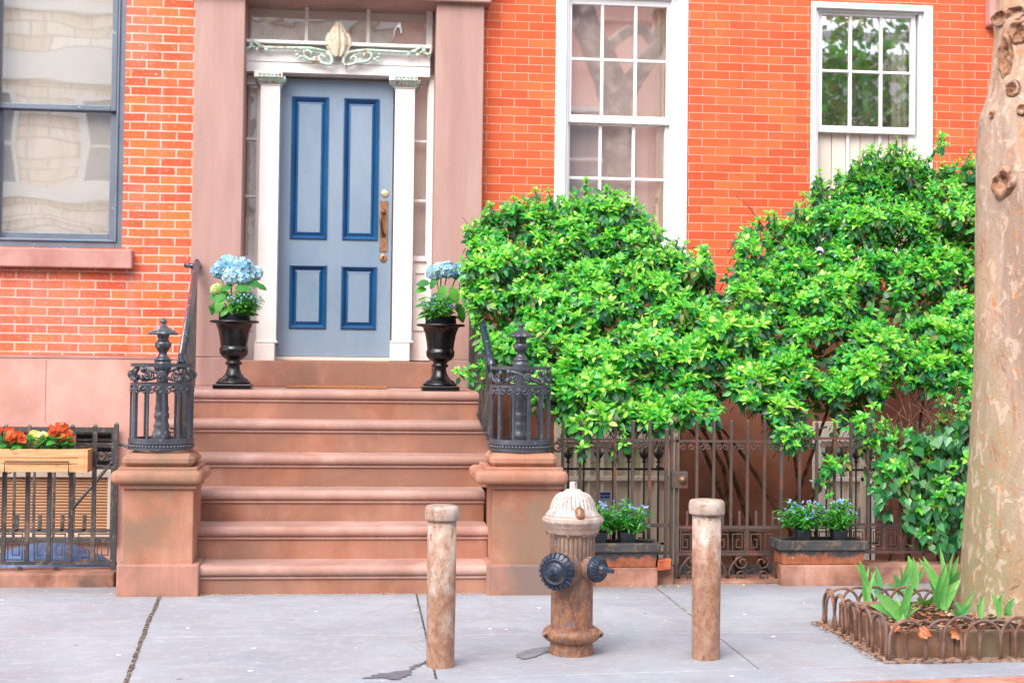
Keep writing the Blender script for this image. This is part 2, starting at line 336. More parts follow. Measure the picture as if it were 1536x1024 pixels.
# sidewalk
def walk(name,a,b,c_):
    t=NT(name); g=t.coord('World'); c=t.ramp(t.noise(g,1.1,5,.6,.5),[(.3,a),(.55,b),(.75,c_)])
    c=t.mix(t.math('MULTIPLY',t.mask(t.noise(g,3.2,6,.7),.46,.66),.7),c,C(180,174,178,.7)); c=t.mix(t.math('MULTIPLY',t.mask(t.noise(g,14,6,.75),.52,.66),.4),c,C(214,212,222,.8)); 
    sp=t.noise(g,190,3,.75); c=t.mix(.25,c,t.ramp(sp,[(.3,(.3,.3,.3)),(.7,(.74,.74,.74))]),'OVERLAY')
    vo=t.add('ShaderNodeTexVoronoi'); t.L(t.coord('World',(1,1.0,1)),vo.inputs['Vector']); vo.inputs['Scale'].default_value=4.2; vo.inputs['Randomness'].default_value=1
    k=t.mask(t.math('ADD',vo.outputs['Distance'],t.math('MULTIPLY',t.noise(g,50,3),.03)),.075,.055); c=t.mix(t.math('MULTIPLY',k,.9),c,C(248,246,248,1))
    vo=t.add('ShaderNodeTexVoronoi'); mp=t.coord('World',(1,1.1,1)); t.L(mp,vo.inputs['Vector']); vo.inputs['Scale'].default_value=2.7
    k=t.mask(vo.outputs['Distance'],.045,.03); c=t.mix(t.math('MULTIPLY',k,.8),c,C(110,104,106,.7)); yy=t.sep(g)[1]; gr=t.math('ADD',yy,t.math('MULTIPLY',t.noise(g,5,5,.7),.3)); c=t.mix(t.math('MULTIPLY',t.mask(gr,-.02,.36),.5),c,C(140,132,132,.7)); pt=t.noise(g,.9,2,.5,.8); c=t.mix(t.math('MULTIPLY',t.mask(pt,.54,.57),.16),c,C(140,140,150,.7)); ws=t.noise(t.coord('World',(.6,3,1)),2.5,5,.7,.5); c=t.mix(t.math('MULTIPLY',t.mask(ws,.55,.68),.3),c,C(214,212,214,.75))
    return t.fin(c,.75,t.bump(t.math('ADD',sp,t.noise(g,25,5,.7)),.3,.004),spec=.35)
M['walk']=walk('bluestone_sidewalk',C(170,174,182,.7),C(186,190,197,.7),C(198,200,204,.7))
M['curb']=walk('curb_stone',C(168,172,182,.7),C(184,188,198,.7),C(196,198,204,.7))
M['joint']=stone('dirty_joint',C(96,88,84,.8),C(60,56,54,.8),C(170,156,140,.8),scale=30,bump=.6)
M['redcurb']=stone('rusty_curb_edge',C(204,140,120,K),C(170,108,88,K),C(222,160,140,K),scale=6)
t=NT('asphalt'); n=t.noise(t.coord('World'),120,4,.7); M['asphalt']=t.fin(t.ramp(n,[(.3,(.15,.15,.15,1)),(.7,(.22,.22,.22,1))]),.9,t.bump(n,.6,.01))
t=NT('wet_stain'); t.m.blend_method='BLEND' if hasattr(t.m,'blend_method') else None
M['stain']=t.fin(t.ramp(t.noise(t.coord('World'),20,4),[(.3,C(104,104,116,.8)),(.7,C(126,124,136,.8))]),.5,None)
t=NT('leaf_litter'); a=t.add('ShaderNodeVertexColor',layer_name='tint'); M['vc']=t.fin(a.outputs['Color'],.8,None,spec=.2)
def leafmat(name,rough=.35,trans=.3,spec=.5):
    t=NT(name); a=t.add('ShaderNodeVertexColor',layer_name='tint'); c=a.outputs['Color']
    n=t.noise(t.coord('World'),45,3); c=t.mix(.35,c,t.ramp(n,[(.3,(.3,.3,.3)),(.7,(.7,.7,.7))]),'OVERLAY')
    t.fin(c,rough,None,spec=spec)
    tr=t.add('ShaderNodeBsdfTranslucent'); t.L(t.mix(.5,c,C(150,220,40),'MIX'),tr.inputs['Color'])
    mx=t.add('ShaderNodeMixShader'); mx.inputs[0].default_value=trans
    t.L(t.b.outputs[0],mx.inputs[1]); t.L(tr.outputs[0],mx.inputs[2]); t.L(mx.outputs[0],t.out.inputs['Surface'])
    return t.m
M['leaf']=leafmat('glossy_evergreen_leaf',.3,.28,.6)
M['leafsoft']=leafmat('soft_green_leaf',.5,.3,.4)
M['petal']=leafmat('soft_petal',.7,.25,.2)
M['stem']=stone('brown_twig',C(120,84,62,.8),C(84,58,44,.8),C(150,112,86,.8),scale=14)
M['greenstem']=leafmat('green_stem',.5,.1,.3)
# plane tree bark
t=NT('mottled_plane_bark'); g=t.coord('World'); vs=t.coord('World',(1,1,.45)); x,y,z=t.sep(g)
wob=t.noise(vs,7,5,.65,.4)
c=t.ramp(t.noise(t.coord('World',(1.4,1.4,.25)),3.2,5,.6,.5),[(.36,C(172,146,128,.78)),(.46,C(198,172,154,.8)),(.55,C(198,160,134,.8)),(.64,C(208,176,150,.82))])
ol=t.math('ADD',t.math('MULTIPLY',t.math('SUBTRACT',3.30,x),3.2),t.math('SUBTRACT',t.math('MULTIPLY',wob,.9),t.math('MULTIPLY',z,.22)))
c=t.mix(t.math('MULTIPLY',t.mask(ol,.3,.8),.85),c,C(164,154,116,.78)); sc_=t.noise(t.coord('World',(1,1,.8)),26,4,.6,.5); c=t.mix(t.math('MULTIPLY',t.mask(sc_,.6,.63),.8),c,C(206,142,96,.8))
vo=t.add('ShaderNodeTexVoronoi'); t.L(vs,vo.inputs['Vector']); vo.inputs['Scale'].default_value=9
fl=t.noise(t.coord('World',(1,1,.6)),17,5,.62,.9)
c=t.mix(t.math('MULTIPLY',t.mask(fl,.56,.585),.55),c,C(222,198,176,.84)); fl2=t.noise(t.coord('World',(1.2,1.2,.5)),6.5,5,.62,.8)
c=t.mix(t.math('MULTIPLY',t.mask(fl2,.54,.57),.45),c,C(184,142,114,.78))
fr=t.noise(t.coord('World',(2.2,2.2,.35)),8,6,.7,.7); c=t.mix(t.math('MULTIPLY',t.math('MULTIPLY',t.mask(fr,.53,.64),t.mask(x,3.22,3.4)),.75),c,C(184,122,90,.78))
wp=t.math('ADD',t.math('MULTIPLY',t.math('SUBTRACT',3.165,x),13.0),t.math('MULTIPLY',t.noise(t.coord('World',(2,2,.5)),5,5,.6,.5),1.0))
c=t.mix(t.math('MULTIPLY',t.mask(wp,.80,.83),t.mask(z,1.0,1.25)),c,C(240,234,224,K))
sp=t.noise(t.coord('World',(1,1,2)),70,4,.7); c=t.mix(.3,c,t.ramp(sp,[(.3,(.3,.3,.3)),(.7,(.72,.72,.72))]),'OVERLAY')
nb=t.bump(t.math('ADD',t.math('ADD',t.math('MULTIPLY',fl,1.5),t.mask(fl2,.6,.65)),t.math('MULTIPLY',t.noise(t.coord('World',(2.5,2.5,.6)),18,6,.7),1.2)),.6,.012)
M['bark']=t.fin(c,.85,nb,spec=.2)
M['knot']=stone('dark_bark_knot',C(166,120,94,.78),C(112,76,60,.72),C(198,152,122,.8),C(204,172,148,.8),scale=22,bump=.9)
# glass: old wavy panes that mirror the street
def glass(name,refl,rscale,amp,tint=(.97,.99,.98,1),rough=.02):
    t=NT(name); g=t.coord('World'); n=t.noise(g,rscale,2,.5)
    nb=t.bump(n,amp,.05)
    gl=t.add('ShaderNodeBsdfGlossy'); gl.inputs['Roughness'].default_value=rough; gl.inputs['Color'].default_value=(1,1,1,1); t.L(nb,gl.inputs['Normal'])
    tr=t.add('ShaderNodeBsdfTransparent'); tr.inputs['Color'].default_value=tint
    mx=t.add('ShaderNodeMixShader'); mx.inputs[0].default_value=refl
    t.L(tr.outputs[0],mx.inputs[1]); t.L(gl.outputs[0],mx.inputs[2]); t.L(mx.outputs[0],t.out.inputs['Surface']); return t.m
M['glass_wavy']=glass('wavy_old_glass',.5,.8,.14)
M['glass']=glass('window_glass',.56,1.6,.014)
M['glass_low']=glass('basement_glass',.2,2,.03)
M['glass_side']=glass('sidelight_glass',.32,3,.05)
M['room']=paint('dim_room',C(190,176,166,.8),C(170,156,148,.8),rough=.9)
M['pale_sheet']=paint('bright_cream_sheet',C(240,230,218,.95),C(226,214,202,.95),rough=.8,scale=1.2)
M['backdrop']=paint('pink_reflection_backdrop',C(246,222,214,1),C(236,206,196,1),rough=.9,scale=2,stretch=(5,1,.3))
M['cream_b']=paint('bright_cream_paint',C(250,232,212,1),C(244,222,200,1),rough=.5)
M['sticker_b']=paint('blue_sticker',C(40,80,170,.9),C(40,80,170,.9)); M['sticker_w']=paint('pale_sticker',C(206,220,238,.9),C(196,210,232,.9))
# ================================================================= FACADES
def wall(mb, x0,x1,z0,z1,y,holes,depth=.14):
    xs=sorted({x0,x1,*[h[0] for h in holes],*[h[1] for h in holes]}); zs=sorted({z0,z1,*[h[2] for h in holes],*[h[3] for h in holes]})
    xs=[x for x in xs if x0<=x<=x1]; zs=[z for z in zs if z0<=z<=z1]
    for a,b in zip(xs,xs[1:]):
        for c,d in zip(zs,zs[1:]):
            mx,mz=(a+b)/2,(c+d)/2
            if any(h[0]<mx<h[1] and h[2]<mz<h[3] for h in holes): continue
            mb.quad((a,y,c),(b,y,c),(b,y,d),(a,y,d))
    for h in holes:
        a,b,c,d=h
        mb.quad((a,y,c),(a,y,d),(a,y+depth,d),(a,y+depth,c)); mb.quad((b,y,d),(b,y,c),(b,y+depth,c),(b,y+depth,d))
        mb.quad((a,y,d),(b,y,d),(b,y+depth,d),(a,y+depth,d)); mb.quad((b,y,c),(a,y,c),(a,y+depth,c),(b,y+depth,c))
    # thickness to the back
    mb.box(x0,x1,y+1.2,y+1.25,z0,z1)
YB=2.61; YF=2.545
ZB=A(150,533,YB).z                      # bottom of the left brickwork
ZL=1.167                                # landing
XPL=RC(290,50,365,300,2.48); XPR=RC(653,50,724.5,300,2.48)
HL=RC(-22,-120,187.5,371,YB); H2=RC(832.5,-22,1031,381,YB); H3=RC(1215.5,6,1398.5,386,YB)
# ---- left neighbour
TL=thing('brick_townhouse','orange brick townhouse with wide pale mortar and dark framed window left of blue door','building',(-3,YB,0))
mb=MB(); wall(mb,-7,XPL[0]-.002,ZB,7.0,YB,[HL]); mb.build('brick_wall',M['brick_l'],TL)
HB=RC(-60,640,176,812,YF)
mb=MB(); wall(mb,-7,-1.27,-.9,ZB-.004,YF,[HB],.2)
mb.box(-7,-1.27,YF+.005,YB+.1,ZB-.03,ZB-.006)
ob=mb.build('foundation_wall',M['pinkbase'],TL)
mb=MB(); j=RC(67.8,540,68.3,632,YF-.003); mb.box(j[0],j[1],YF-.003,YF+.01,j[2],j[3]); j=RC(-200,532.5,289,536.5,YF); mb.box(-7,-1.27,YF-.006,YF+.05,ZB-.022,ZB-.002)
mb.build('stone_course',M['sill'],TL)
# left window
W=MB(); o=HL; i=RC(-6,-104,178,360,YB+.05); W.frame(o,i,YB+.02,YB+.14)
W.frame((i[0]-.0,i[1]+.012,i[2]-.012,i[3]),(i[0]+.012,i[1]-.004,i[2]+.006,i[3]-.01),YB+.005,YB+.03)
win=W.build('window',M['slate'],TL,.006)
s=RC(-30,372.5,198,401,YB-.08); MB().box(-4.2,s[1],YB-.09,YB+.12,s[2],s[3]).build('sill',M['sill'],win,.01)
up_o=RC(-6,-104,178,165,YB+.1); up_i=RC(2,-96,169.5,157,YB+.1)
MB().frame(up_o,up_i,YB+.08,YB+.12).build('sash',M['slate'],win,.005)
lo_o=RC(-8,158,177,361,YB+.14); lo_i=RC(2.5,167,165,349.5,YB+.14)
MB().frame(lo_o,lo_i,YB+.125,YB+.165).build('sash',M['slate'],win,.005)
def pane(rc,y,mat,par,name='pane'):
    return MB().quad((rc[0]-.004,y,rc[2]-.004),(rc[1]+.004,y,rc[2]-.004),(rc[1]+.004,y,rc[3]+.004),(rc[0]-.004,y,rc[3]+.004)).build(name,mat,par)
pane(up_i,YB+.1,M['glass_wavy'],win); pane(lo_i,YB+.147,M['glass_wavy'],win)
MB().box(o[0],o[1],YB+.19,YB+.2,o[2],o[3]).build('bright_pane_backing',M['pale_sheet'],win)  # pale sheet added behind the glass to make the panes brighter
# basement window of the neighbour: iron grille, blind
g=HB; W=MB(); W.frame(g,(g[0]+.04,g[1]-.04,g[2]+.04,g[3]-.035),YF-.06,YF-.03)
for k in range(9):
    x=g[1]-.02-.145*k; W.box(x-.009,x+.009,YF-.055,YF-.037,g[2],g[3])
W.box(g[0],g[1],YF-.055,YF-.04,g[3]-.3,g[3]-.28); W.tube([(g[1]-.02,YF-.05,g[2]+.62),(g[1]-.3,YF-.22,g[2]+.25)],.012,6)
bw=W.build('window_grille',M['iron_l'],TL)
W=MB(); y1=A(90,705,YF+.1).z; W.box(g[0],g[1],YF+.12,YF+.14,g[2],g[3]); W.build('dark_opening',M['iron_dk'],bw)
W=MB()
for k in range(5): W.box(g[0],g[1]-.05,YF+.07,YF+.09,g[3]-.04-.05*k-.018,g[3]-.04-.05*k)
W.build('louvre',M['iron_l'],bw); W=MB(); W.frame((g[0],g[1]-.03,g[2],g[3]-.32),(g[0]+.05,g[1]-.08,g[2]+.05,g[3]-.38),YF+.05,YF+.1); W.build('window_frame',M['cream'],bw)
MB().box(g[0]+.04,g[1]-.07,YF+.085,YF+.1,g[2]+.05,g[3]-.38).build('bamboo_blind',M['blind'],bw)

# ---- right house
TR=thing('brick_townhouse','red brick townhouse with blue front door and white sash windows behind the bushes','building',(3,YB,0))
ZBR=A(1080,438,YB).z; mb=MB(); wall(mb,XPR[1]+.002,8.0,ZBR,7.0,YB,[H2,H3]); mb.build('brick_wall',M['brick_r'],TR)
FB2=RC(830,632,1018,846,YF); FB3=RC(1218,632,1312,846,YF); 
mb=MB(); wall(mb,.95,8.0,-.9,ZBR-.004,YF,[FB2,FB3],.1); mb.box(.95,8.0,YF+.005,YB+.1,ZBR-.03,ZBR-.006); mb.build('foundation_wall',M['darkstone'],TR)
mb=MB(); ztop=6.5
zj=A(330,536,2.48).z; mb.box(XPL[0],XPL[1],2.48,2.95,zj+.003,A(500,-3,2.48).z); mb.box(XPL[0]-.001,XPL[1]+.001,2.478,2.95,ZL,zj); pl=mb.build('door_jamb',M['pilaster'],TR,.006)
mb=MB(); mb.box(XPR[0],XPR[1],2.48,2.95,zj+.003,A(690,1,2.48).z); mb.box(XPR[0]-.001,XPR[1]+.001,2.478,2.95,ZL,zj); mb.build('door_jamb',M['pilaster'],TR,.006)
mb=MB(); zt=A(500,-3,2.44).z; mb.box(XPL[0]-.05,XPR[1]+.05,2.42,2.95,zt+.003,zt+.35); mb.box(XPL[0]-.09,XPR[1]+.09,2.36,2.6,zt+.353,zt+.47); mb.build('lintel',M['pilaster'],TR,.01)
c1=RC(1484,-60,1600,40,YB-.1); MB().box(c1[0],c1[0]+.9,YB-.12,YB,A(1490,38,YB-.12).z,A(1490,38,YB-.12).z+.5).build('stone_bracket',M['sill'],TR,.02)
th=RC(362,541.5,642,584,2.35); mb=MB(); mb.box(XPL[1]+.003,XPR[0]-.003,2.36,2.95,ZL,th[3]); mb.build('threshold',M['stoop'],TR,.008)
# door surround
YS=2.74
ent=RC(364,71,645.5,111.5,2.70)
sur=MB()
sur.box(ent[0],ent[1],2.70,2.90,ent[2],ent[3])
sur.box(ent[0],ent[1],2.692,2.70-.002,ent[2]+(ent[3]-ent[2])*.38,ent[3]-.03)
a=RC(364,66,645.5,72,2.65); sur.box(ent[0],ent[1],2.64,2.90,ent[3]+.003,ent[3]+.03)
tf=RC(364,-4,649,72,2.78); ti=RC(371,5,640,68,2.78); sur.frame(tf,ti,2.77,2.84)
for px in (460,552.5):
    q=RC(px-2.6,4,px+2.6,69,2.78); sur.box(q[0],q[1],2.775,2.82,ti[2],ti[3])
for (x0,x1,gx0,gx1,gt,gb) in ((363,388,368,384,127,384),(613,651.5,618,639.5,126,386)):
    o=RC(x0,112,x1,541,2.80); i=RC(gx0,gt,gx1,gb,2.80); sur.frame(o,(i[0],i[1],i[2],i[3]),2.80,2.86)
    for py in ((208,294) if x0<500 else (212,301)):
        z=A((gx0+gx1)/2,py,2.80).z; sur.box(i[0],i[1],2.805,2.845,z-.011,z+.011)
# right panel mouldings below the sidelight and outer stile
o=RC(641,120,651,541,2.77); sur.box(o[0],o[1],2.765,2.798,o[2],o[3])
o=RC(619,404,640,496,2.79); i=RC(623,410,636,490,2.79); sur.frame(o,i,2.785,2.798)
o=RC(366,404,379,496,2.79); i=RC(369,410,376,490,2.79); sur.frame(o,i,2.785,2.798)
o=RC(612,384,642,392,2.78); sur.box(o[0],o[1],2.775,2.798,o[2],o[3])
surr=sur.build('door_surround',M['white'],TR,.004)
for (x0,x1,gx0,gx1,gt,gb) in ((363,388,368,384,127,384),(613,651.5,618,639.5,126,386)): pane(RC(gx0,gt,gx1,gb,2.83),2.83,M['glass_side'],surr,'sidelight_pane')
pane(RC(371,5,640,68,2.81),2.81,M['glass_side'],surr,'transom_pane')
q=RC(366,327,383.5,384,2.87); MB().box(q[0],q[1],2.865,2.87,q[2],q[3]).build('paper_screen',M['pale_sheet'],surr)
def column(x0,x1,cx0,cx1,bx0,bx1,ct):
    yb=541.5
    mb=MB(); q=RC(x0,ct+11,x1,515,YS-.05); zt=q[3]
    mb.box(q[0],q[1],YS-.05,YS+.13,q[2]+.003,q[3])
    b=RC(bx0,514.5,bx1,yb,YS-.065); mb.box(b[0],b[1],YS-.065,YS+.13,b[2],b[3])
    mb.box(q[0]-.012,q[1]+.012,YS-.062,YS+.13,b[3]+.003,b[3]+.02)
    c_=RC(cx0,ct-6,cx1,ct,YS-.1); mb.box(c_[0],c_[1],YS-.11,YS+.12,c_[2]+.003,ent[2]-.003)
    mb.box(q[0]-.008,q[1]+.008,YS-.058,YS+.13,q[3]+.001,q[3]+.012)
    col=mb.build('column',M['white'],surr,.004)
    mb=MB(); z0=q[3]+.013; z1=c_[2]; n=6; cx=(q[0]+q[1])/2
    for k in range(3):
        w=(q[1]-q[0])/2*(1.0+.14*k)+.002; d=.055+.018*k
        mb.box(cx-w,cx+w,YS-d,YS+.12,z0+(z1-z0)*k/3+.0005,z0+(z1-z0)*(k+1)/3)
    for k in range(n):
        for row in range(2):
            xx=cx+((k+.5)/n-.5)*(q[1]-q[0])*1.18
            p=[(xx,YS-.058-.0*row,z0+row*.02),(xx,YS-.085,z0+.03+row*.022),(xx,YS-.115,z0+.05+row*.018),(xx,YS-.118,z0+.04+row*.02)]
            mb.tube(p,[.013,.017,.013,.006],8,True,(1,.5))
    for sx in (-1,1):
        for k in range(3):
            yy=YS-.05+.05*k; xx=cx+sx*(q[1]-q[0])/2
            mb.tube([(xx,yy,z0),(xx+sx*.018,yy,z0+.03),(xx+sx*.04,yy,z0+.055),(xx+sx*.044,yy,z0+.045)],[.012,.016,.012,.005],8)
    mb.build('capital',M['verdigris'],col)
column(387.5,417,381,424,381,411.5,117)
column(590.5,620,584,627,585,614.5,122)
# carved ornament
def spiral(cx,cz,r0,r1,a0,turns,y,n=26,sx=1,dy=0):
    out=[]
    for i in range(n+1):
        t=i/n; r=r0+(r1-r0)*t; a=a0+turns*2*math.pi*t
        out.append((cx+sx*r*math.cos(a),y+dy*t,cz+r*math.sin(a)))
    return out
orn=MB(); oy=2.645
mid=A(507,72,oy); sc=1/188.0
def opx(px,py): p=A(px,py,oy); return (p.x,p.z)
for sx in (-1,1):
    cx,cz=mid.x,mid.z
    def pt(dx,dy,yy=oy): return (cx+sx*dx*sc,yy,cz-dy*sc-dx*sx*sc*.0)
    # long reed with carved ends
    orn.tube([pt(16,6),pt(40,2),pt(90,3),pt(112,3)],[.012,.014,.013,.012],8)
    for k in range(9):
        d=100+k*4.4; zz=3+math.sin(k*1.9)*3.4
        orn.ball(pt(d,zz),.016+.006*math.sin(k*2.3),8,(1,.6,.9),.15)
    orn.tube([pt(112,2),pt(120,-4),pt(124,-7),pt(127,-4),pt(125,-1)],[.012,.012,.01,.008,.006],8)
    orn.tube([pt(126,2),pt(132,6),pt(137,2),pt(136,-4)],[.012,.013,.01,.005],8)
    # S scroll
    P=[pt(16,6),pt(10,12),pt(8,20),pt(10,25),pt(17,25),pt(25,22),pt(28,15),pt(24,11),pt(19,14),pt(20,18)]
    orn.tube(P,[.015,.015,.015,.014,.014,.013,.012,.011,.01,.007],8)
    P=[pt(24,21),pt(34,20),pt(42,19),pt(49,14),pt(49,7),pt(43,5),pt(38,9),pt(40,13)]
    orn.tube(P,[.011,.014,.014,.014,.012,.011,.009,.006],8)
    for (dx,dy,r) in ((54,15,.016),(59,12,.013),(61,7,.011),(57,18,.01),(33,17,.018),(36,22,.011),(29,20,.013),(12,29,.01)): orn.ball(pt(dx,dy),r,8,(1.2,.6,.8),.25)
orn.build('scroll_ornament',M['verdigris'],surr)
orn=MB(); cz0=mid.z-12*sc
nr,ns=40,30; gv=[]; gf=[]
HH=52*sc; WW=18.5*sc; cz0=mid.z-13*sc
for i in range(nr+1):
    t=i/nr; tb=((0,.22),(.12,.62),(.3,.98),(.42,1.0),(.6,.86),(.75,.62),(.88,.34),(1.001,.02))
    for (ta,wa),(tb_,wb) in zip(tb,tb[1:]):
        if ta<=t<=tb_: wv=WW*(wa+(wb-wa)*(t-ta)/(tb_-ta))*(1+.09*abs(math.sin(t*math.pi*7)))
    for j in range(ns+1):
        q=-1+2*j/ns; lob=math.cos((q*3.2+(abs(q)*t*1.6))*math.pi)
        gv.append((mid.x+q*wv,oy-.012-.035*(1-q*q)*(math.sin(math.pi*(.15+.8*t)))-.007*lob,cz0+HH*t-.045*HH*q*q*(1-t)-.012*abs(q)*math.sin(t*math.pi*6)))
for i in range(nr):
    for j in range(ns): a_=i*(ns+1)+j; gf.append((a_,a_+1,a_+ns+2,a_+ns+1))
orn.add(gv,gf,True)
orn.build('palmette',M['gilt'],surr)
# pale sheet added close behind the door glass to brighten its panes
MB().box(XPL[1]-.1,XPR[0]+.1,2.905,2.915,ZL,zt+.3).build('bright_hall_backing',M['pale_sheet'],surr)
# door
dq=RC(413,121,587.5,534.5,2.84); DY=2.84
panels=[(437,146,491,358),(515,149,567,359.5),(434.5,398,488.5,492),(512,400,563.5,493)]
mb=MB(); holes=[RC(*p,DY) for p in panels]
wall_h=[]
xs=sorted({dq[0],dq[1],*[h[0] for h in holes],*[h[1] for h in holes]})
def doorface(mb):
    zs=sorted({dq[2],dq[3],*[h[2] for h in holes],*[h[3] for h in holes]})
    for a,b in zip(xs,xs[1:]):
        for c,d in zip(zs,zs[1:]):
            if any(h[0]<(a+b)/2<h[1] and h[2]<(c+d)/2<h[3] for h in holes): continue
            mb.quad((a,DY,c),(b,DY,c),(b,DY,d),(a,DY,d))
    for h in holes:
        mb.box(h[0]-.001,h[1]+.001,DY+.022,DY+.03,h[2]-.001,h[3]+.001)
        w=.052; mb.box(h[0]+w,h[1]-w,DY+.008,DY+.03,h[2]+w,h[3]-w)
    mb.quad((dq[0],DY,dq[2]),(dq[0],DY,dq[3]),(dq[0],DY+.05,dq[3]),(dq[0],DY+.05,dq[2]))
doorface(mb)
door=mb.build('front_door',M['door'],TR)
for h in holes:
    mb=MB()
    def ring(a,b,ya,yb):   # sloped molding between two rects
        A4=[(h[0]+a,ya,h[2]+a),(h[1]-a,ya,h[2]+a),(h[1]-a,ya,h[3]-a),(h[0]+a,ya,h[3]-a)]
        B4=[(h[0]+b,yb,h[2]+b),(h[1]-b,yb,h[2]+b),(h[1]-b,yb,h[3]-b),(h[0]+b,yb,h[3]-b)]
        for k in range(4): mb.quad(A4[k],A4[(k+1)%4],B4[(k+1)%4],B4[k])
    ring(-.004,-.004,DY,DY-.01); ring(-.004,.004,DY-.01,DY-.014); ring(.004,.014,DY-.014,DY-.004); ring(.014,.034,DY-.004,DY+.02); ring(.034,.038,DY+.02,DY+.012); ring(.038,.053,DY+.012,DY+.006)
    mb.build('panel_molding',M['doordark'],door)
hp=RC(569.5,301,582,378,DY); mb=MB(); mb.box(hp[0],hp[1],DY-.006,DY,hp[2],hp[3]); pl_=mb.build('handle_plate',M['bronze'],door,.002)
p0=A(574,319,DY); p1=A(576,352,DY)
mb=MB(); mb.tube([(p0.x+.008,DY-.006,p0.z),(p0.x-.004,DY-.03,p0.z-.004),(p0.x-.014,DY-.05,p0.z-.04),(p0.x-.012,DY-.054,p0.z-.09),(p0.x+.0,DY-.04,p0.z-.15),(p0.x+.008,DY-.006,p0.z-.175)],[.012,.009,.011,.012,.009,.012],10)
mb.ball((p0.x+.008,DY-.012,p0.z),.02,10,(1,.5,1)); mb.ball((p0.x+.008,DY-.012,p0.z-.178),.02,10,(1,.5,1)); mb.build('door_handle',M['handle'],door)
MY=Matrix.Rotation(math.pi/2,3,'X')
p=A(577,290,DY); mb=MB(); mb.lathe([(.001,.02),(.016,.02),(.024,.016),(.03,.008),(.031,0)],(p.x,DY,p.z),24,MY); mb.build('deadbolt',M['brass'],door)
p=A(575,387,DY); mb=MB(); mb.lathe([(.001,.008),(.026,.008),(.03,.004),(.03,0)],(p.x,DY,p.z),24,Matrix.Diagonal((1,1,1.25))@MY); es=mb.build('keyhole_escutcheon',M['bronze'],door)
mb=MB(); mb.lathe([(.001,.0085),(.008,.0085),(.008,0)],(p.x,DY-.001,p.z+.008),14,MY); mb.box(p.x-.004,p.x+.004,DY-.0095,DY-.001,p.z-.018,p.z+.006); mb.build('keyhole',M['black'],door)
b=RC(411,535,587,541,2.80); mb=MB(); mb.box(dq[0],dq[1],2.82,2.90,A(500,540.5,2.82).z,dq[2]-.004); mb.build('door_sill',M['cream'],door)

# white sash windows
def bars(mb,rc,vx,hz,y0,y1,w):
    for x in vx: mb.box(x-w/2,x+w/2,y0,y1,rc[2],rc[3])
    xs=[rc[0]]+list(vx)+[rc[1]]
    for z in hz:
        for a,b in zip(xs,xs[1:]): mb.box(a+(w/2 if a!=rc[0] else 0),b-(w/2 if b!=rc[1] else 0),y0+.002,y1-.002,z-w/2,z+w/2)
Y1=YB+.085; Y2=YB+.125
# window 2
W=MB(); ci=RC(848,-8,1013,372,YB+.02); W.frame(H2,ci,YB-.012,YB+.13); 
i2=RC(852,-2,1005,366,YB+.05); W.frame((ci[0]+.001,ci[1]-.001,ci[2]+.001,ci[3]-.001),i2,YB+.03,YB+.13)
w2=W.build('window',M['white_w'],TR,.005)
so=RC(849,-2,1006,186,Y1); si=RC(857,9.5,999.5,174.5,Y1); mb=MB(); mb.frame(so,si,Y1-.02,Y1+.02)
bars(mb,si,[A(903,90,Y1).x,A(953,90,Y1).x],[A(928,91,Y1).z],Y1-.015,Y1+.015,.022); s=mb.build('sash',M['white_w'],w2,.003); pane(si,Y1+.006,M['glass'],s)
so=RC(846,177,1010,374,Y2); si=RC(853.5,187,996,356,Y2); mb=MB(); mb.frame(so,si,Y2-.02,Y2+.02)
bars(mb,si,[A(900,230,Y2).x,A(950,230,Y2).x],[A(925,268.5,Y2).z],Y2-.015,Y2+.015,.022); s=mb.build('sash',M['white_w'],w2,.003); pane(si,Y2+.006,M['glass'],s)
q=RC(826,377,1036,388,YB-.06); MB().box(q[0],q[1],YB-.07,YB+.1,q[2],H2[2]+.004).build('sill',M['white_w'],w2,.006)
q=RC(983,8,1000,372,YB+.26); mb=MB()
for k,(a,b) in enumerate(((984,990),(990.5,997))): r=RC(a,4,b,372,YB+.16); mb.box(r[0],r[1],YB+.155+.012*k,YB+.17+.012*k,r[2],r[3])
r=RC(972,186,988,372,YB+.19); mb.box(r[0],r[1],YB+.187,YB+.197,r[2],r[3]); mb.build('shutter',M['cream'],w2,.004)
MB().box(H2[0]-.1,H2[1]+.1,YB+.20,YB+.21,H2[2],H2[3]).build('backdrop',M['backdrop'],w2)  # added pink sheet, stands in for the bright reflection in these panes
# window 3
W=MB(); ci=RC(1222,16,1384,378,YB+.02); W.frame(H3,ci,YB-.012,YB+.13); i3=RC(1226,20,1377,372,YB+.05); W.frame((ci[0]+.001,ci[1]-.001,ci[2]+.001,ci[3]-.001),i3,YB+.03,YB+.13)
w3=W.build('window',M['white_w'],TR,.005)
so=RC(1226,18,1372,200.5,Y1); si=RC(1232,26,1365.5,190.5,Y1); mb=MB(); mb.frame(so,si,Y1-.02,Y1+.02)
bars(mb,si,[A(1275,110,Y1).x,A(1321,110,Y1).x],[A(1298,108.5,Y1).z],Y1-.015,Y1+.015,.022); s=mb.build('sash',M['white_w'],w3,.003); pane(si,Y1+.006,M['glass'],s)
mb=MB(); so=RC(1226,198,1376,372,Y2)
n=7
for k in range(n):
    a=so[0]+(so[1]-so[0])*k/n; b=so[0]+(so[1]-so[0])*(k+1)/n; mb.box(a+.003,b-.003,Y2+.01,Y2+.03,so[2],so[3])
mb.box(so[0],so[1],Y2+.031,Y2+.04,so[2],so[3]); mb.build('board_panel',M['cream'],w3,.003)
mb=MB()
for px in (1271,1319): x=A(px,230,Y2).x; mb.box(x-.012,x+.012,Y2-.012,Y2+.008,so[2],so[3])
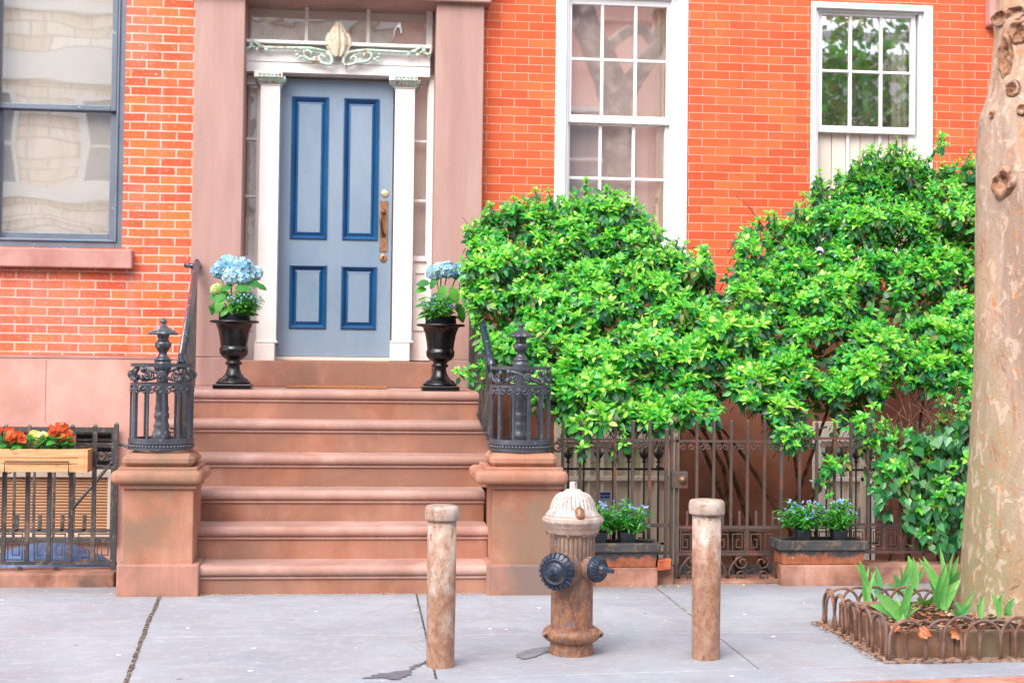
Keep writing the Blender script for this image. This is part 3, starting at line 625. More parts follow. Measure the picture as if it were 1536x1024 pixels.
x=A(1361,230,Y2).x; mb.box(x,so[1]+.03,Y2-.02,Y2+.008,so[2],so[3]); mb.build('sash',M['white_w'],w3,.003)
q=RC(1209,382,1404,393,YB-.06); MB().box(q[0],q[1],YB-.07,YB+.1,q[2],H3[2]+.004).build('sill',M['white_w'],w3,.006)
r=RC(1337,24,1362,195,YB+.25); mb=MB()
for k in range(3): a=r[0]+(r[1]-r[0])*k/3; b=r[0]+(r[1]-r[0])*(k+1)/3; mb.box(a+.004,b-.004,YB+.24+.015*k,YB+.27+.015*k,r[2],r[3])
mb.build('shutter',M['cream'],w3,.004)
MB().box(H3[0]-.3,H3[1]+.3,YB+.9,YB+.92,H3[2],H3[3]).build('interior_wall',M['room'],w3)
# basement windows of the right house with spear guards
for (fb,pa,pb) in ((FB2,830,1018),(FB3,1218,1312)):
    W=MB(); i=(fb[0]+.07,fb[1]-.07,fb[2]+.07,fb[3]-.16); W.frame(fb,i,YF-.015,YF+.06)
    W.frame((i[0],i[1],i[2],i[3]),(i[0]+.04,i[1]-.04,i[2]+.04,i[3]-.04),YF+.02,YF+.07)
    bwd=W.build('window',M['cream_b'],TR,.004)
    mb=MB(); zm=A(925,717,YF+.05).z; n=max(2,int((i[1]-i[0])/.1))
    mb.box(i[0],i[1],YF+.02,YF+.06,zm-.018,zm+.018)
    for k in range(1,n): x=i[0]+(i[1]-i[0])*k/n; mb.box(x-.011,x+.011,YF+.03,YF+.06,i[2],i[3])
    mb.box(i[0],i[1],YF+.056,YF+.07,i[2],zm-.018); mb.build('sash',M['cream_b'],bwd,.003)
    pane((i[0],i[1],zm+.018,i[3]),YF+.062,M['glass_low'],bwd)
    MB().box(fb[0],fb[1],YF+.075,YF+.085,fb[2],fb[3]).build('window_shade',M['cream_b'],bwd)
    if pa<1000:
        k=A(907,745,YF+.02); s=RC(899.5,738,915.5,751,YF+.02); mb=MB(); mb.box(s[0],s[1],YF+.012,YF+.016,s[2],s[3]); st=mb.build('alarm_sticker',M['sticker_w'],bwd)
        mb=MB(); h=s[3]-s[2]; w=s[1]-s[0]; mb.box(s[0]+.001,s[1]-.001,YF+.008,YF+.011,s[3]-h*.3,s[3]); mb.box(s[0]+w*.04,s[0]+w*.3,YF+.008,YF+.011,s[2]+h*.36,s[2]+h*.56); mb.box(s[0]+w*.36,s[0]+w*.94,YF+.008,YF+.011,s[2]+h*.36,s[2]+h*.56)
        mb.build('sticker_band',M['sticker_b'],st)
YGD=2.3
for (pxs,lab) in (([852,875.6,898,919.6,943,966,987.5],'black spear topped window guard behind the fence beside the right stoop pier'),([1240,1262,1284,1306],'black spear topped window guard behind the bush beside the tree')):
    x0=A(pxs[0],700,YGD).x; GD=thing('window_guard',lab,'window guard',(x0,YGD,-.6))
    mb=MB(); za=A(900,703,YGD).z; zb=A(900,815,YGD).z
    mb.box(A(pxs[0]-12,700,YGD).x,A(pxs[-1]+10,700,YGD).x,YGD-.008,YGD+.008,za-.008,za+.008); mb.box(A(pxs[0]-12,700,YGD).x,A(pxs[-1]+10,700,YGD).x,YGD-.008,YGD+.008,zb-.008,zb+.008)
    mb.box(A(pxs[-1]+8,700,YGD).x-.008,A(pxs[-1]+8,700,YGD).x+.008,YGD,YGD+.25,za-.008,za+.008)
    mb.build('rail',M['iron_dk'],GD)
    for px in pxs:
        x=A(px,700,YGD).x; zt_=A(px,694,YGD).z; mb=MB(); mb.tube([(x,YGD,-.6),(x,YGD,zt_)],.0075,8)
        b=mb.build('bar',M['iron_dk'],GD); mb=MB()
        mb.lathe([(.009,0),(.02,.008),(.009,.018),(.012,.03),(.024,.055),(.02,.075),(.009,.1),(.002,.135)],(x,YGD,zt_),10)
        for sx in (-1,1): mb.tube([(x,YGD,zt_+.03),(x+sx*.022,YGD,zt_+.055),(x+sx*.034,YGD,zt_+.085),(x+sx*.042,YGD,zt_+.075)],[.008,.009,.007,.004],6)
        mb.build('finial',M['iron_dk'],b)

# ================================================================= STOOP
ST=thing('stoop','brownstone stoop of six rounded steps between two square piers','stoop',(-.1,.5,0))
HZ=[.17,.368,.561,.763,.973,1.167]; TD=.27
for k,z in enumerate(HZ):
    zb=HZ[k-1] if k else -.06
    y=k*TD; yend=y+TD+.06 if k<5 else 2.56
    r=.029
    prof=[(y,zb-.002),(y,z-.082),(y-.012,z-.078),(y-.012,z-.066),(y-.004,z-.062)]
    for i in range(9):
        a=-math.pi/2+math.pi*i/8; prof.append((y-.008-.026*math.cos(a) if True else 0,z-.03+.03*math.sin(a)))
    prof+= [(y+.02,z),(yend,z),(yend,zb-.002)]
    mb=MB(); x0,x1=((-1.0,.80) if k<3 else (-1.25,.90)); mb.prism([(p[0],p[1]) for p in prof],x0,x1,'X')
    n_=5; mb.v=[];mb.f=[];mb.sm=[];mb.c=[]
    rp=[(y,zb-.002),(y,z-.0825),(y+.03,z-.0825),(yend,z-.0825),(yend,zb-.002)]; mb.prism(rp,x0+.004,x1-.004,'X'); stp=mb.build('step',M['stoop'],ST)
    mb=MB(); tp_=[(y+.03,z-.082)]+prof[1:-2]+[(yend,z),(yend,z-.082)]; mb.prism(tp_,x0,x1,'X'); mb.build('tread',M['tread'],stp,.003)
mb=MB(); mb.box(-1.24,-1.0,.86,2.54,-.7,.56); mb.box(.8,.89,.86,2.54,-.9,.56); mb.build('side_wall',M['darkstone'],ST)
def pier(pl,di,nk,cp,fl,tp):
    # each: px0,px1 ; fixed rows
    d=MB(); q=RC(di[0],734,di[1],845,-.035); w=q[1]-q[0]; yc=-.035+w/2
    def blk(mb,px,yt,yb,out,bev=None):
        f=-.035-out; r=RC(px[0],yt,px[1],yb,f); half=(r[1]-r[0])/2; cx=(r[0]+r[1])/2
        mb.box(cx-half,cx+half,yc-half,yc+half,r[2],r[3]); return r,cx,half
    blk(d,di,730,848,0); pr=d.build('pier',M['pier'],ST,.006)
    p=MB(); r,cx,half=blk(p,pl,847,893,.045); p.v=[(v[0],v[1],-.08 if v[2]<.1 else v[2]) for v in p.v]; p.build('plinth',M['plinth'],pr,.01)
    c=MB(); blk(c,nk,726,733,.015); c.build('cap_necking',M['pier'],pr,.004)
    c=MB(); blk(c,cp,706.5,727,.07); c.build('pier_cap',M['pier'],pr,.034,5)
    c=MB(); blk(c,fl,701,709,.03); c.build('cap_fillet',M['pier'],pr,.006)
    c=MB(); r,cx,half=blk(c,tp,680.5,702,.01); c.build('pier_top',M['pier'],pr,.03,1)
    return cx,yc,r[3],half
pL=pier((173.5,297.5),(184,289.6),(179,295),(164,302.5),(176.5,296),(181.5,290.5))
pR=pier((730.5,857),(738.5,841),(733,846),(707.5+6,853.5),(720+8,845),(735.5,838))
# doormat
q=G(430,581,ZL+.004); MT=MB(); a=A(430,581,2.05); b=A(580,583,2.05); MT.box(a.x,b.x,1.93,2.33,ZL+.003,ZL+.022); tag(MT.build('doormat',M['coir'],None,.004),'thin tan coir doormat on the top landing in front of the blue door','doormat')
# ================================================================= NEWEL CAGES AND STAIR RAILINGS
def arc_pts(cx,cy,r,z,a0,a1,n=20): return [(cx+r*math.sin(a0+(a1-a0)*i/n),cy-r*math.cos(a0+(a1-a0)*i/n),z) for i in range(n+1)]
def railing(side, P, cagepx, finpy, rows, label, wall_top, rail_x, loc_lbl):
    cx,cy,zt,half=P
    cx=A(cagepx,600,cy).x
    RLG=thing('stair_railing',label,'stair railing',(cx,cy,zt))
    r=.187
    zr1,zr2,zb1,zb2=[A(cagepx,py,cy).z for py in rows]
    mb=MB()
    # ring bands (open drum)
    def band(r,z0,z1,t=.012,n=40):
        vs=[];fs=[]
        for i in range(n):
            a=2*math.pi*i/n; s_,c_=math.sin(a),-math.cos(a)
            for (rr,z) in ((r,z0),(r,z1),(r-t,z1),(r-t,z0)): vs.append((cx+rr*s_,cy+rr*c_,z))
        for i in range(n):
            for j in range(4): fs.append((i*4+j,i*4+(j+1)%4,((i+1)%n)*4+(j+1)%4,((i+1)%n)*4+j))
        mb.add(vs,fs)
    band(r+.006,zb1-.03,zb1,.03); band(r-.004,zb1-.062,zb1-.0302,.03); band(r+.004,zb2,zb2+.022,.03)
    for i in range(56):
        a=2*math.pi*i/56; mb.ball((cx+(r+.0)*math.sin(a),cy-(r+.0)*math.cos(a),zb1-.045),.011,6)
    cg=mb.build('newel_cage',M['iron_cage'],RLG)
    mb=MB(); band(r,zr1-.02,zr1,.02); mb.build('ring',M['iron_cage'],cg); mb=MB(); band(r,zr2-.016,zr2,.016); mb.build('ring',M['iron_cage'],cg)
    nb=12
    for i in range(nb):
        a=2*math.pi*(i+.35)/nb; x=cx+(r-.008)*math.sin(a); y=cy-(r-.008)*math.cos(a)
        mb=MB(); w=.013 if i%2==0 else .009
        mb.tube([(x,y,zb1-.01),(x,y,zr2-.01)],w,4,False,None,a+math.pi/4); mb.build('baluster',M['iron_cage'],cg)
    for i in range(nb):   # C scrolls under the second ring
        a=2*math.pi*(i+.85)/nb
        for sx in (-1,1):
            pts=spiral(0,0,.021,.006,math.pi/2,-sx*1.25 if False else 1.25,0,18,sx)
            L=[]
            for p in pts:
                aa=a+(p[0]+sx*-.022)/r; L.append((cx+(r-.004)*math.sin(aa),cy-(r-.004)*math.cos(aa),zr2-.04+p[2]))
            mb=MB(); mb.tube(L,[.0055]*10+[.0065]*9,6); mb.build('scroll',M['iron_cage'],cg)
    zm=(zr1+zr2)/2-.008; hh=(zr1-zr2)/2-.012
    for i in range(4):   # running vine scroll between the rings
        a=2*math.pi*(i)/4+.1
        mb=MB()
        def cyl(u,v,dr=0): aa=a+u/r; return (cx+(r-.006+dr)*math.sin(aa),cy-(r-.006+dr)*math.cos(aa),zm+v)
        S1=[cyl(-.13+.26*t,(hh-.006)*math.cos(math.pi*(1-t) )*-1*(1 if True else 0)) for t in [k/16 for k in range(17)]]
        mb.tube(S1,[.006+.004*math.sin(math.pi*k/16) for k in range(17)],6)
        for (u,v,sx,r0) in ((.0,-.002,1,.034),(-.085,.006,1,.03),(.085,-.006,-1,.03)):
            mb.tube([cyl(p[0]+u,p[2]+v) for p in spiral(0,0,r0,.008,-2.2,1.4,0,22,sx)],[.005]*14+[.0065]*9,6)
        for k in range(6):
            th=k*math.pi/3; mb.ball(cyl(math.cos(th)*.014,math.sin(th)*.014,.008),.011,6,(1,1,1))
        mb.ball(cyl(0,0,.014),.009,6)
        for (u,v) in ((.12,.02),(-.12,-.02),(.11,-.028),(-.115,.03)): mb.ball(cyl(u,v,.004),.016,6,(1,1,1.2),.2)
        mb.build('leaf_scroll',M['iron_cage'],cg)
    # newel post
    s=1/247.0; z0=zt; zf=A(cagepx,finpy,cy).z
    H=zf-z0
    pf=[(.0,.0),(.066,.0),(.066,.02),(.06,.04),(.05,.055),(.056,.07),(.052,.1),(.04,.12),(.046,.135),(.04,.15),(.036,.17),(.043,.18),(.043,.2),(.036,.21),(.041,.225),(.036,.245),(.034,.3),(.04,.31),(.034,.32),(.032,.4),(.04,.42),(.05,.44),(.05,.46),(.046,.48)]
    k_=(A(cagepx,finpy+66,cy).z-z0)/.48 if False else (A(cagepx,541,cy).z-z0)/.48
    mb=MB(); mb.lathe([(max(.001,a),z0+b*k_) for a,b in pf],(cx,cy,0),24,None,lambda th,z,i:1+.04*math.cos(8*th)); po=mb.build('newel_post',M['iron_cage'],RLG)
    zc=z0+.48*k_; T=zf-zc
    f2=[(.046,0),(.05,.02),(.04,.06),(.026,.12),(.022,.2),(.03,.23),(.045,.33),(.048,.4),(.034,.46),(.03,.5),(.036,.6),(.04,.64)]
    mb=MB(); mb.lathe([(a,zc+b*T) for a,b in f2],(cx,cy,0),24,None,lambda th,z,i:1+.05*math.cos(10*th))
    mb.lathe([(.03,zc+.63*T),(.083,zc+.60*T),(.084,zc+.635*T),(.06,zc+.70*T),(.04,zc+.745*T),(.026,zc+.79*T),(.014,zc+.82*T),(.012,zc+.85*T),(.022,zc+.89*T),(.02,zc+.93*T),(.007,zc+.965*T),(.002,zc+T)],(cx,cy,0),40,None,lambda th,z,i:1+(.06*math.cos(10*th) if i in(1,2,3) else 0))
    mb.build('finial',M['iron_cage'],po)
    # sloping rail back to the house
    (wx,wy_px),(xw)=wall_top,rail_x
    pw=A(wx,wy_px,2.44); p0=Vector((xw,cy+.12,zr1-.012)); p1=Vector((pw.x,2.42,pw.z))
    mb=MB(); mb.tube([p0,p0+(p1-p0)*.05+Vector((0,0,.012)),p0+(p1-p0)*.35,p1,p1+Vector((0,.05,-.012))],[.04]*5,12,True,(1,.62))
    mb.tube([(p1.x,2.40,p1.z-.02),(p1.x+(-.09 if side<0 else .06),2.44,p1.z-.01)],.02,8)
    mb.build('handrail',M['iron_rail'],RLG)
    b0=Vector((xw,cy+.16,zb1-.02)); b1=Vector((pw.x,2.40,A(wx,600,2.4).z+.06))
    mb=MB(); mb.tube([b0,b1],.016,4,False,(.8,1.5),math.pi/4); mb.build('rail',M['iron_rail'],RLG); mb=MB(); d=Vector((0,0,.09)); mb.tube([p0-d,p1-d],.013,4,False,(.8,1.2),math.pi/4); mb.build('rail',M['iron_rail'],RLG)
    n=24
    for i in range(n):
        t=(i+.6)/n; a=b0.lerp(b1,t); b=p0.lerp(p1,t); mb=MB(); mb.tube([a,b],.0095,4,False,None,math.pi/4); mb.build('baluster',M['iron_l'],RLG)
    return cx,cy
cgL=railing(-1,pL,243,476,(545,574,656,673),'dark iron stair railing and newel cage on the left stoop pier, fully in view',(296,396),-1.085,'')
cgR=railing(1,pR,780.5,482.5,(549.5,577,657.5,675),'dark iron stair railing on the right stoop pier with bush growing over it',(705,402),.815,'')

# ================================================================= FENCES
YFN=.42
def vbar(mb,px,pt,pb,Y,w,tip=True):
    a=A(px,pt,Y); b=A(px,pb,Y); mb.box(a.x-w/2,a.x+w/2,Y-w/2,Y+w/2,b.z,a.z-(w*.5 if tip else 0))
    if tip:
        z=a.z-w*.5; x=a.x; h=w/2
        mb.add([(x-h,Y-h,z),(x+h,Y-h,z),(x+h,Y+h,z),(x-h,Y+h,z),(x-h*.35,Y-h*.35,a.z),(x+h*.35,Y-h*.35,a.z),(x+h*.35,Y+h*.35,a.z),(x-h*.35,Y+h*.35,a.z)],[(0,1,5,4),(1,2,6,5),(2,3,7,6),(3,0,4,7),(4,5,6,7)])
def hbar(mb,px0,px1,py,Y,w,h=None):
    a=A(px0,py,Y); b=A(px1,py,Y); z=(a.z+b.z)/2; h=h or w; mb.box(a.x,b.x,Y-w/2,Y+w/2,z-h/2,z+h/2)
def path_bars(mb,pts,Y,w):
    for (x0,z0),(x1,z1) in zip(pts,pts[1:]):
        if abs(x0-x1)>abs(z0-z1): mb.box(min(x0,x1)-w/2,max(x0,x1)+w/2,Y-w*.45,Y+w*.45,z0-w/2,z0+w/2)
        else: mb.box(x0-w/2+.0004,x1+w/2-.0004,Y-w*.4,Y+w*.4,min(z0,z1)-w/2,max(z0,z1)+w/2)
def greek(mb,x0,x1,z0,z1,Y,w=.008):
    path_bars(mb,[(x0,z0),(x0,z1),(x1,z1),(x1,z0),(x0,z0)],Y,w)
    xm=(x0+x1)/2
    for s in (-1,1):
        hw=(x1-x0)/2
        def q(u,v): return (xm+s*hw*u,z0+(z1-z0)*v)
        path_bars(mb,[q(.16,.0),q(.16,.82),q(.82,.82),q(.82,.18),q(.42,.18),q(.42,.56),q(.6,.56)],Y+.003,w*.9)
def cscrolls(mb,x,z,Y,r=.022,t=.005):
    for sx in (-1,1): mb.tube([(p[0]+sx*(r+.008),p[1],p[2]) for p in spiral(x,z-r-.004,r,r*.25,math.pi/2,1.2,Y,18,-sx)],t,6)
def fence(name,label,pxs,rows,mat,Y,w,keys,loc,scr=True,spikes=(),grp=None):
    top,rail,mid,bot,foot=rows
    f=thing(name,label,'iron fence',loc)
    mb=MB(); x0,x1=pxs[0]-8,pxs[-1]+4
    for a_ in ((x0,x1,rail,Y,.02,.016),(x0,x1,mid,Y,.02,.02),(x0,x1,bot,Y,.02,.02)):
        mb=MB(); hbar(mb,*a_); mb.build('rail',mat,f)
    for px in pxs:
        mb=MB(); vbar(mb,px,top,bot-3,Y,w); mb.build('bar',mat,f)
    for px in spikes:
        mb=MB(); vbar(mb,px,mid-26,mid,Y,w*.8); mb.build('spike',mat,f)
    for (ka,kb) in keys:
        mb=MB(); a=A(ka,mid+5,Y); b=A(kb,bot-5,Y); greek(mb,a.x,b.x,b.z,a.z,Y); mb.build('key_panel',mat,f)
    if scr:
        for a,b in zip(pxs,pxs[1:]):
            mb=MB(); p=A((a+b)/2,rail+2,Y); cscrolls(mb,p.x-(A(b,rail,Y).x-A(a,rail,Y).x)*.22+0,p.z,Y,.014,.0045) if False else None
            for px in (a,b):
                s=1 if px==a else -1; p=A(px,rail+3,Y)
                mb.tube([(q[0],q[1],q[2]) for q in spiral(p.x+s*.034,p.z-.022,.02,.006,math.pi/2,1.2,Y,16,-s)],.0045,6)
            mb.build('scroll',mat,f)
    return f
# left fence
FLx=[-24,9,44,76.5,109,143]
fl=fence('iron_fence','short dark iron fence with greek key panels carrying the wooden flower box',FLx,(636,666,795.5,844,858),M['iron_l'],YFN,.025,[(-18,33),(52,97),(118,166)],(A(90,870,YFN).x,YFN,.09),False,(26,60,94,127))
mb=MB(); vbar(mb,175,633,870,YFN,.026); mb.build('post',M['iron_l'],fl)
for a_ in ((-30,175,701,YFN,.018,.018),(147,175,795.5,YFN,.02,.02),(147,175,844,YFN,.02,.02),(147,178,666,YFN,.02,.016)):
    mb=MB(); hbar(mb,*a_); mb.build('rail',M['iron_l'],fl)
mb=MB()
a=A(178,666,YFN); b=A(196,672,.2); mb.tube([a,a+Vector((.03,-.02,.0)),b],.011,8); mb.build('rail',M['iron_l'],fl)
for px in (133,152,166):
    p=A(px,684,YFN); mb=MB(); mb.tube(spiral(p.x,p.z,.02,.02,0,1.0,YFN,20),.007,6); mb.tube(spiral(p.x,p.z,.02,.006,1.5,1.5,YFN,20),.006,6); mb.build('scroll',M['iron_l'],fl)
for px in (84,30): 
    mb=MB(); p=A(px,850,YFN); mb.box(p.x-.012,p.x+.012,YFN-.01,YFN+.01,.085,p.z); mb.build('leg',M['iron_l'],fl)
# right fence, before the gate
f1=fence('iron_fence','rusty brown iron fence between the right stoop pier and the gate behind the first planter',[844.5,871,897,923,949.5,975],(629,659,787.5,829,852),M['iron_r'],YFN,.017,[(876,919),(927,971),(832,868)],(A(920,852,YFN).x,YFN,.12),True,(884,910,936,962))
mb=MB(); vbar(mb,1000,642,852,YFN,.022); vbar(mb,1008,642,866,YFN+.02,.018,False); mb.build('post',M['iron_r'],f1)
mb=MB(); p=A(836,668,YFN); mb.tube(spiral(p.x,p.z-.004,.042,.012,math.pi/2,1.5,YFN,30,-1),.0085,8); mb.build('rail_scroll',M['iron_r'],f1)
for a_ in ((979.5,1003,659,YFN,.02,.016),(979.5,1003,787.5,YFN,.02,.02),(979.5,1003,829,YFN,.02,.02)):
    mb=MB(); hbar(mb,*a_); mb.build('rail',M['iron_r'],f1)
# gate
gt=thing('iron_gate','rusty iron gate with round lock plate and scrolled bottom between the two planters','gate',(A(1090,868,YFN).x,YFN,.0))
mb=MB(); vbar(mb,1015.5,655,868,YFN,.018,False); vbar(mb,1172,664,868,YFN,.021); hbar(mb,1010,1176,661.5,YFN,.018,.014); hbar(mb,1015,1172,790.5,YFN,.02,.02); hbar(mb,1015,1172,830,YFN,.019,.02); mb.build('gate_frame',M['iron_r'],gt)
gb=[1045.6,1071,1097,1121.5,1147]
for px in gb: mb=MB(); vbar(mb,px,629.5,791,YFN,.017); mb.build('bar',M['iron_r'],gt)
for px in (1030.5,1058,1084,1109,1134,1159): mb=MB(); vbar(mb,px,766,790,YFN,.014); mb.build('spike',M['iron_r'],gt)
for ka,kb in ((1021,1057),(1061,1071),(1074,1117),(1123,1166)):
    if kb-ka<20: continue
    mb=MB(); a=A(ka,795,YFN); b=A(kb,826,YFN); greek(mb,a.x,b.x,b.z,a.z,YFN,.0075); mb.build('key_panel',M['iron_r'],gt)
mb=MB(); a=A(1118,830,YFN); vbar(mb,1120,790,830,YFN,.012,False); mb.build('bar',M['iron_r'],gt)
L=[1015.5]+gb+[1172]
for a_,b_ in zip(L,L[1:]):
    mb=MB()
    for px in (a_,b_):
        s=1 if px==a_ else -1; p=A(px,665,YFN); mb.tube(spiral(p.x+s*.034,p.z-.024,.021,.006,math.pi/2,1.2,YFN,16,-s),.0045,6)
    mb.build('scroll',M['iron_r'],gt)
for cxp in (1054,1128):
    c_=A(cxp,868,YFN); mb=MB(); rr=.155
    mb.tube([(c_.x-rr*math.cos(math.pi*i/24),YFN,.02+c_.z*0+rr*math.sin(math.pi*i/24)) for i in range(25)],.0075,6)
    for s in (-1,1):
        mb.tube(spiral(c_.x+s*.066,.118,.052,.01,math.pi*.5,1.35,YFN,26,-s),.0065,6); mb.tube(spiral(c_.x+s*.07,.035,.042,.008,-.6,-1.35,YFN,24,-s),.006,6)
    mb.build('arch_scroll',M['iron_r'],gt)
q=RC(1008,707,1031.5,732,YFN-.03); mb=MB(); mb.box(q[0],q[1],YFN-.035,YFN+.02,q[2],q[3]); lk=mb.build('lock_box',M['iron_r'],gt,.003)
mb=MB(); p=A(1024,719.5,YFN-.04); mb.lathe([(.001,.03),(.012,.03),(.014,.02),(.024,.016),(.026,0)],(p.x,YFN-.035,p.z),18,MY); mb.build('knob',M['bronze'],lk)
# right fence after the gate
f2=fence('iron_fence','rusty iron fence half covered by ivy between the gate and the tree',[1199.6,1225.5,1252,1276.5,1302,1326.5,1351,1376,1400,1425,1450,1476,1502,1528,1554],(632,658,786.5,827,850),M['iron_r'],YFN,.017,[(1204,1247),(1257,1298),(1307,1347),(1356,1397),(1405,1446),(1455,1498)],(A(1330,850,YFN).x,YFN,.12),True,(1238,1264,1289,1314,1338,1363,1388))
# low stone curbs under the fences
def lowcurb(px0,px1,yt,label):
    a=A(px0,860,.32); b=A(px1,860,.32); mb=MB(); mb.box(a.x,b.x,.29,.56,-.06,yt); o=mb.build('stone_curb',M['lowcurb'],None,.012)
    return tag(o,label,'stone curb')
lowcurb(-160,172,.085,'low pinkish stone curb under the left iron fence')
lowcurb(851,1010,.115,'low brown stone curb under the fence beside the right stoop pier')
a=A(1009,870,.34); b=A(1174,870,.34); mb=MB(); mb.box(a.x+.004,b.x-.004,.30,.6,-.06,.016); tag(mb.build('gate_sill',M['lowcurb'],None,.008),'flat worn stone sill at the foot of the gate','stone sill')
lowcurb(1175,1700,.115,'long low brown stone curb under the ivy covered fence')
# dark stain: vine stems behind the gate later

# ================================================================= PLANTER BOXES
def planter(px0,px1,label,py=(815,828,851),Y=.2):
    q=RC(px0,py[0],px1,py[2],Y); d=.21; cx=(q[0]+q[1])/2
    t=thing('planter_box',label,'planter',(cx,Y+d/2,q[2]))
    zr=A(px0,py[1],Y).z; mb=MB(); i=.012
    # tapered hollow trough
    def ringp(x0,x1,y0,y1,z): return [(x0,y0,z),(x1,y0,z),(x1,y1,z),(x0,y1,z)]
    a=ringp(q[0]+.03,q[1]-.03,Y+.02,Y+d-.02,q[2]); b=ringp(q[0]+.012,q[1]-.012,Y+.006,Y+d-.006,q[3]-.005); c_=ringp(q[0]+.03,q[1]-.03,Y+.024,Y+d-.024,q[3]-.005); d_=ringp(q[0]+.04,q[1]-.04,Y+.03,Y+d-.03,q[2]+.03)
    vs=a+b+c_+d_; fs=[(3,2,1,0),(12,13,14,15)]
    for k in range(3):
        for j in range(4): fs.append((k*4+j,k*4+(j+1)%4,(k+1)*4+(j+1)%4,(k+1)*4+j))
    mb.add(vs,fs); mb.build('trough',M['planter'],t,.004)
    mb=MB(); mb.frame((0,0,0,0),(0,0,0,0),0,0) if False else None
    for (x0,x1,y0,y1) in ((q[0],q[1],Y-.006,Y+.026),(q[0],q[1],Y+d-.026,Y+d+.006),(q[0],q[0]+.03,Y+.0262,Y+d-.0262),(q[1]-.03,q[1],Y+.0262,Y+d-.0262)): mb.box(x0,x1,y0,y1,zr,q[3]+.002)
    mb.build('rim',M['iron_l'],t,.004)
    mb=MB(); mb.box(q[0]+.036,q[1]-.036,Y+.028,Y+d-.028,q[2]+.03,q[3]-.02); mb.build('soil',M['soil'],t)
    # brownstone block it stands on
    mb=MB(); mb.box(q[0]+.02,q[1]-.015,Y+.01,.288,-.06,q[2]-.002); tag(mb.build('stone_block',M['lowcurb'],None,.008),'brown stone block under the '+label,'stone block')
    return q,Y,d
pq1=planter(889,991,'rusty black planter box between hydrant and gate')
pq2=planter(1168,1303,'rusty black planter box to the right of the gate',(811,825,847))
q=RC(986,838,1006,852,.24); mb=MB(); mb.box(q[0],q[1],.22,.285,q[2]-.01,q[3]); mb.v=[(v[0]+.006*math.sin(v[2]*40),v[1],v[2]+.004*math.sin(v[0]*30)) for v in mb.v]; tag(mb.build('brick',stone('loose_orange_brick',C(206,110,74,.7),C(176,86,58,.68),C(220,136,100,.72),scale=12,coords='Object'),None,.006),'loose orange brick at the right end of the planter beside the gate','brick')
# wooden flower box on the left fence
q=RC(-40,673,131.5,707.5,.27); FBX=thing('flower_box','pine wood flower box with wire bracket hung on the left iron fence','flower box',((q[0]+q[1])/2,.33,q[2]))
d=.15; Yb=.24
zz=q[3]-q[2]
for k,(a_,b_) in enumerate(((0,.36),(.37,.62),(.63,1.0))):
    mb=MB(); mb.box(q[0],q[1]-.012,Yb+(.006 if k==0 else .003*(k%2)),Yb+.02,q[2]+zz*a_+.001,q[2]+zz*b_); mb.build('plank',M['pine'],FBX,.003)
mb=MB(); mb.box(q[1]-.0115,q[1]+.006,Yb-.004,Yb+d,q[2],q[3]-.002); mb.box(q[0],q[1]-.012,Yb+d-.018,Yb+d,q[2],q[3]-.004); mb.box(q[0],q[1]-.012,Yb+.02,Yb+d-.018,q[2]+.004,q[2]+.02); mb.box(q[1]-.05,q[1]-.012,Yb-.004,Yb-.0005,q[2]-.001,q[3]); mb.build('end_board',M['pine'],FBX,.003)
mb=MB(); mb.box(q[0],q[1]-.012,Yb+.0205,Yb+d-.0185,q[2]+.021,q[3]-.025); mb.build('soil',M['soil'],FBX)
mb=MB(); a=A(7,692,Yb-.01); b=A(103,692,Yb-.01); z1=q[2]-.014; mb.tube([(a.x,YFN-.02,z1),(a.x,Yb-.01,z1),(a.x,Yb-.01,a.z),(b.x,Yb-.01,a.z),(b.x,Yb-.01,z1),(b.x,YFN-.02,z1)],.004,6); mb.build('wire_bracket',M['iron_dk'],FBX)
# blue tarp bundle behind the left fence
mb=MB(); c_=A(76,832,.95); n=28
vs=[];fs=[]; rows_=10
for i in range(rows_+1):
    for j in range(n):
        th=2*math.pi*j/n; ph=math.pi*.5*i/rows_; rr=math.cos(ph)
        p=Vector((math.cos(th)*rr*.42,math.sin(th)*rr*.26,math.sin(ph)*.22-.12)); nz=mnoise.noise(Vector((p.x*5,p.y*5,p.z*7)))*.07+mnoise.noise(Vector((p.x*15,p.y*15,p.z*11)))*.03
        p=p*(1+nz*1.4); vs.append((c_.x+p.x,c_.y+p.y,c_.z-.02+p.z))
for i in range(rows_):
    for j in range(n): fs.append((i*n+j,i*n+(j+1)%n,(i+1)*n+(j+1)%n,(i+1)*n+j))
mb.add(vs,fs,True)
tag(mb.build('tarp_bundle',M['tarp'],None),'crumpled blue tarp bundle lying low behind the left iron fence','tarp')

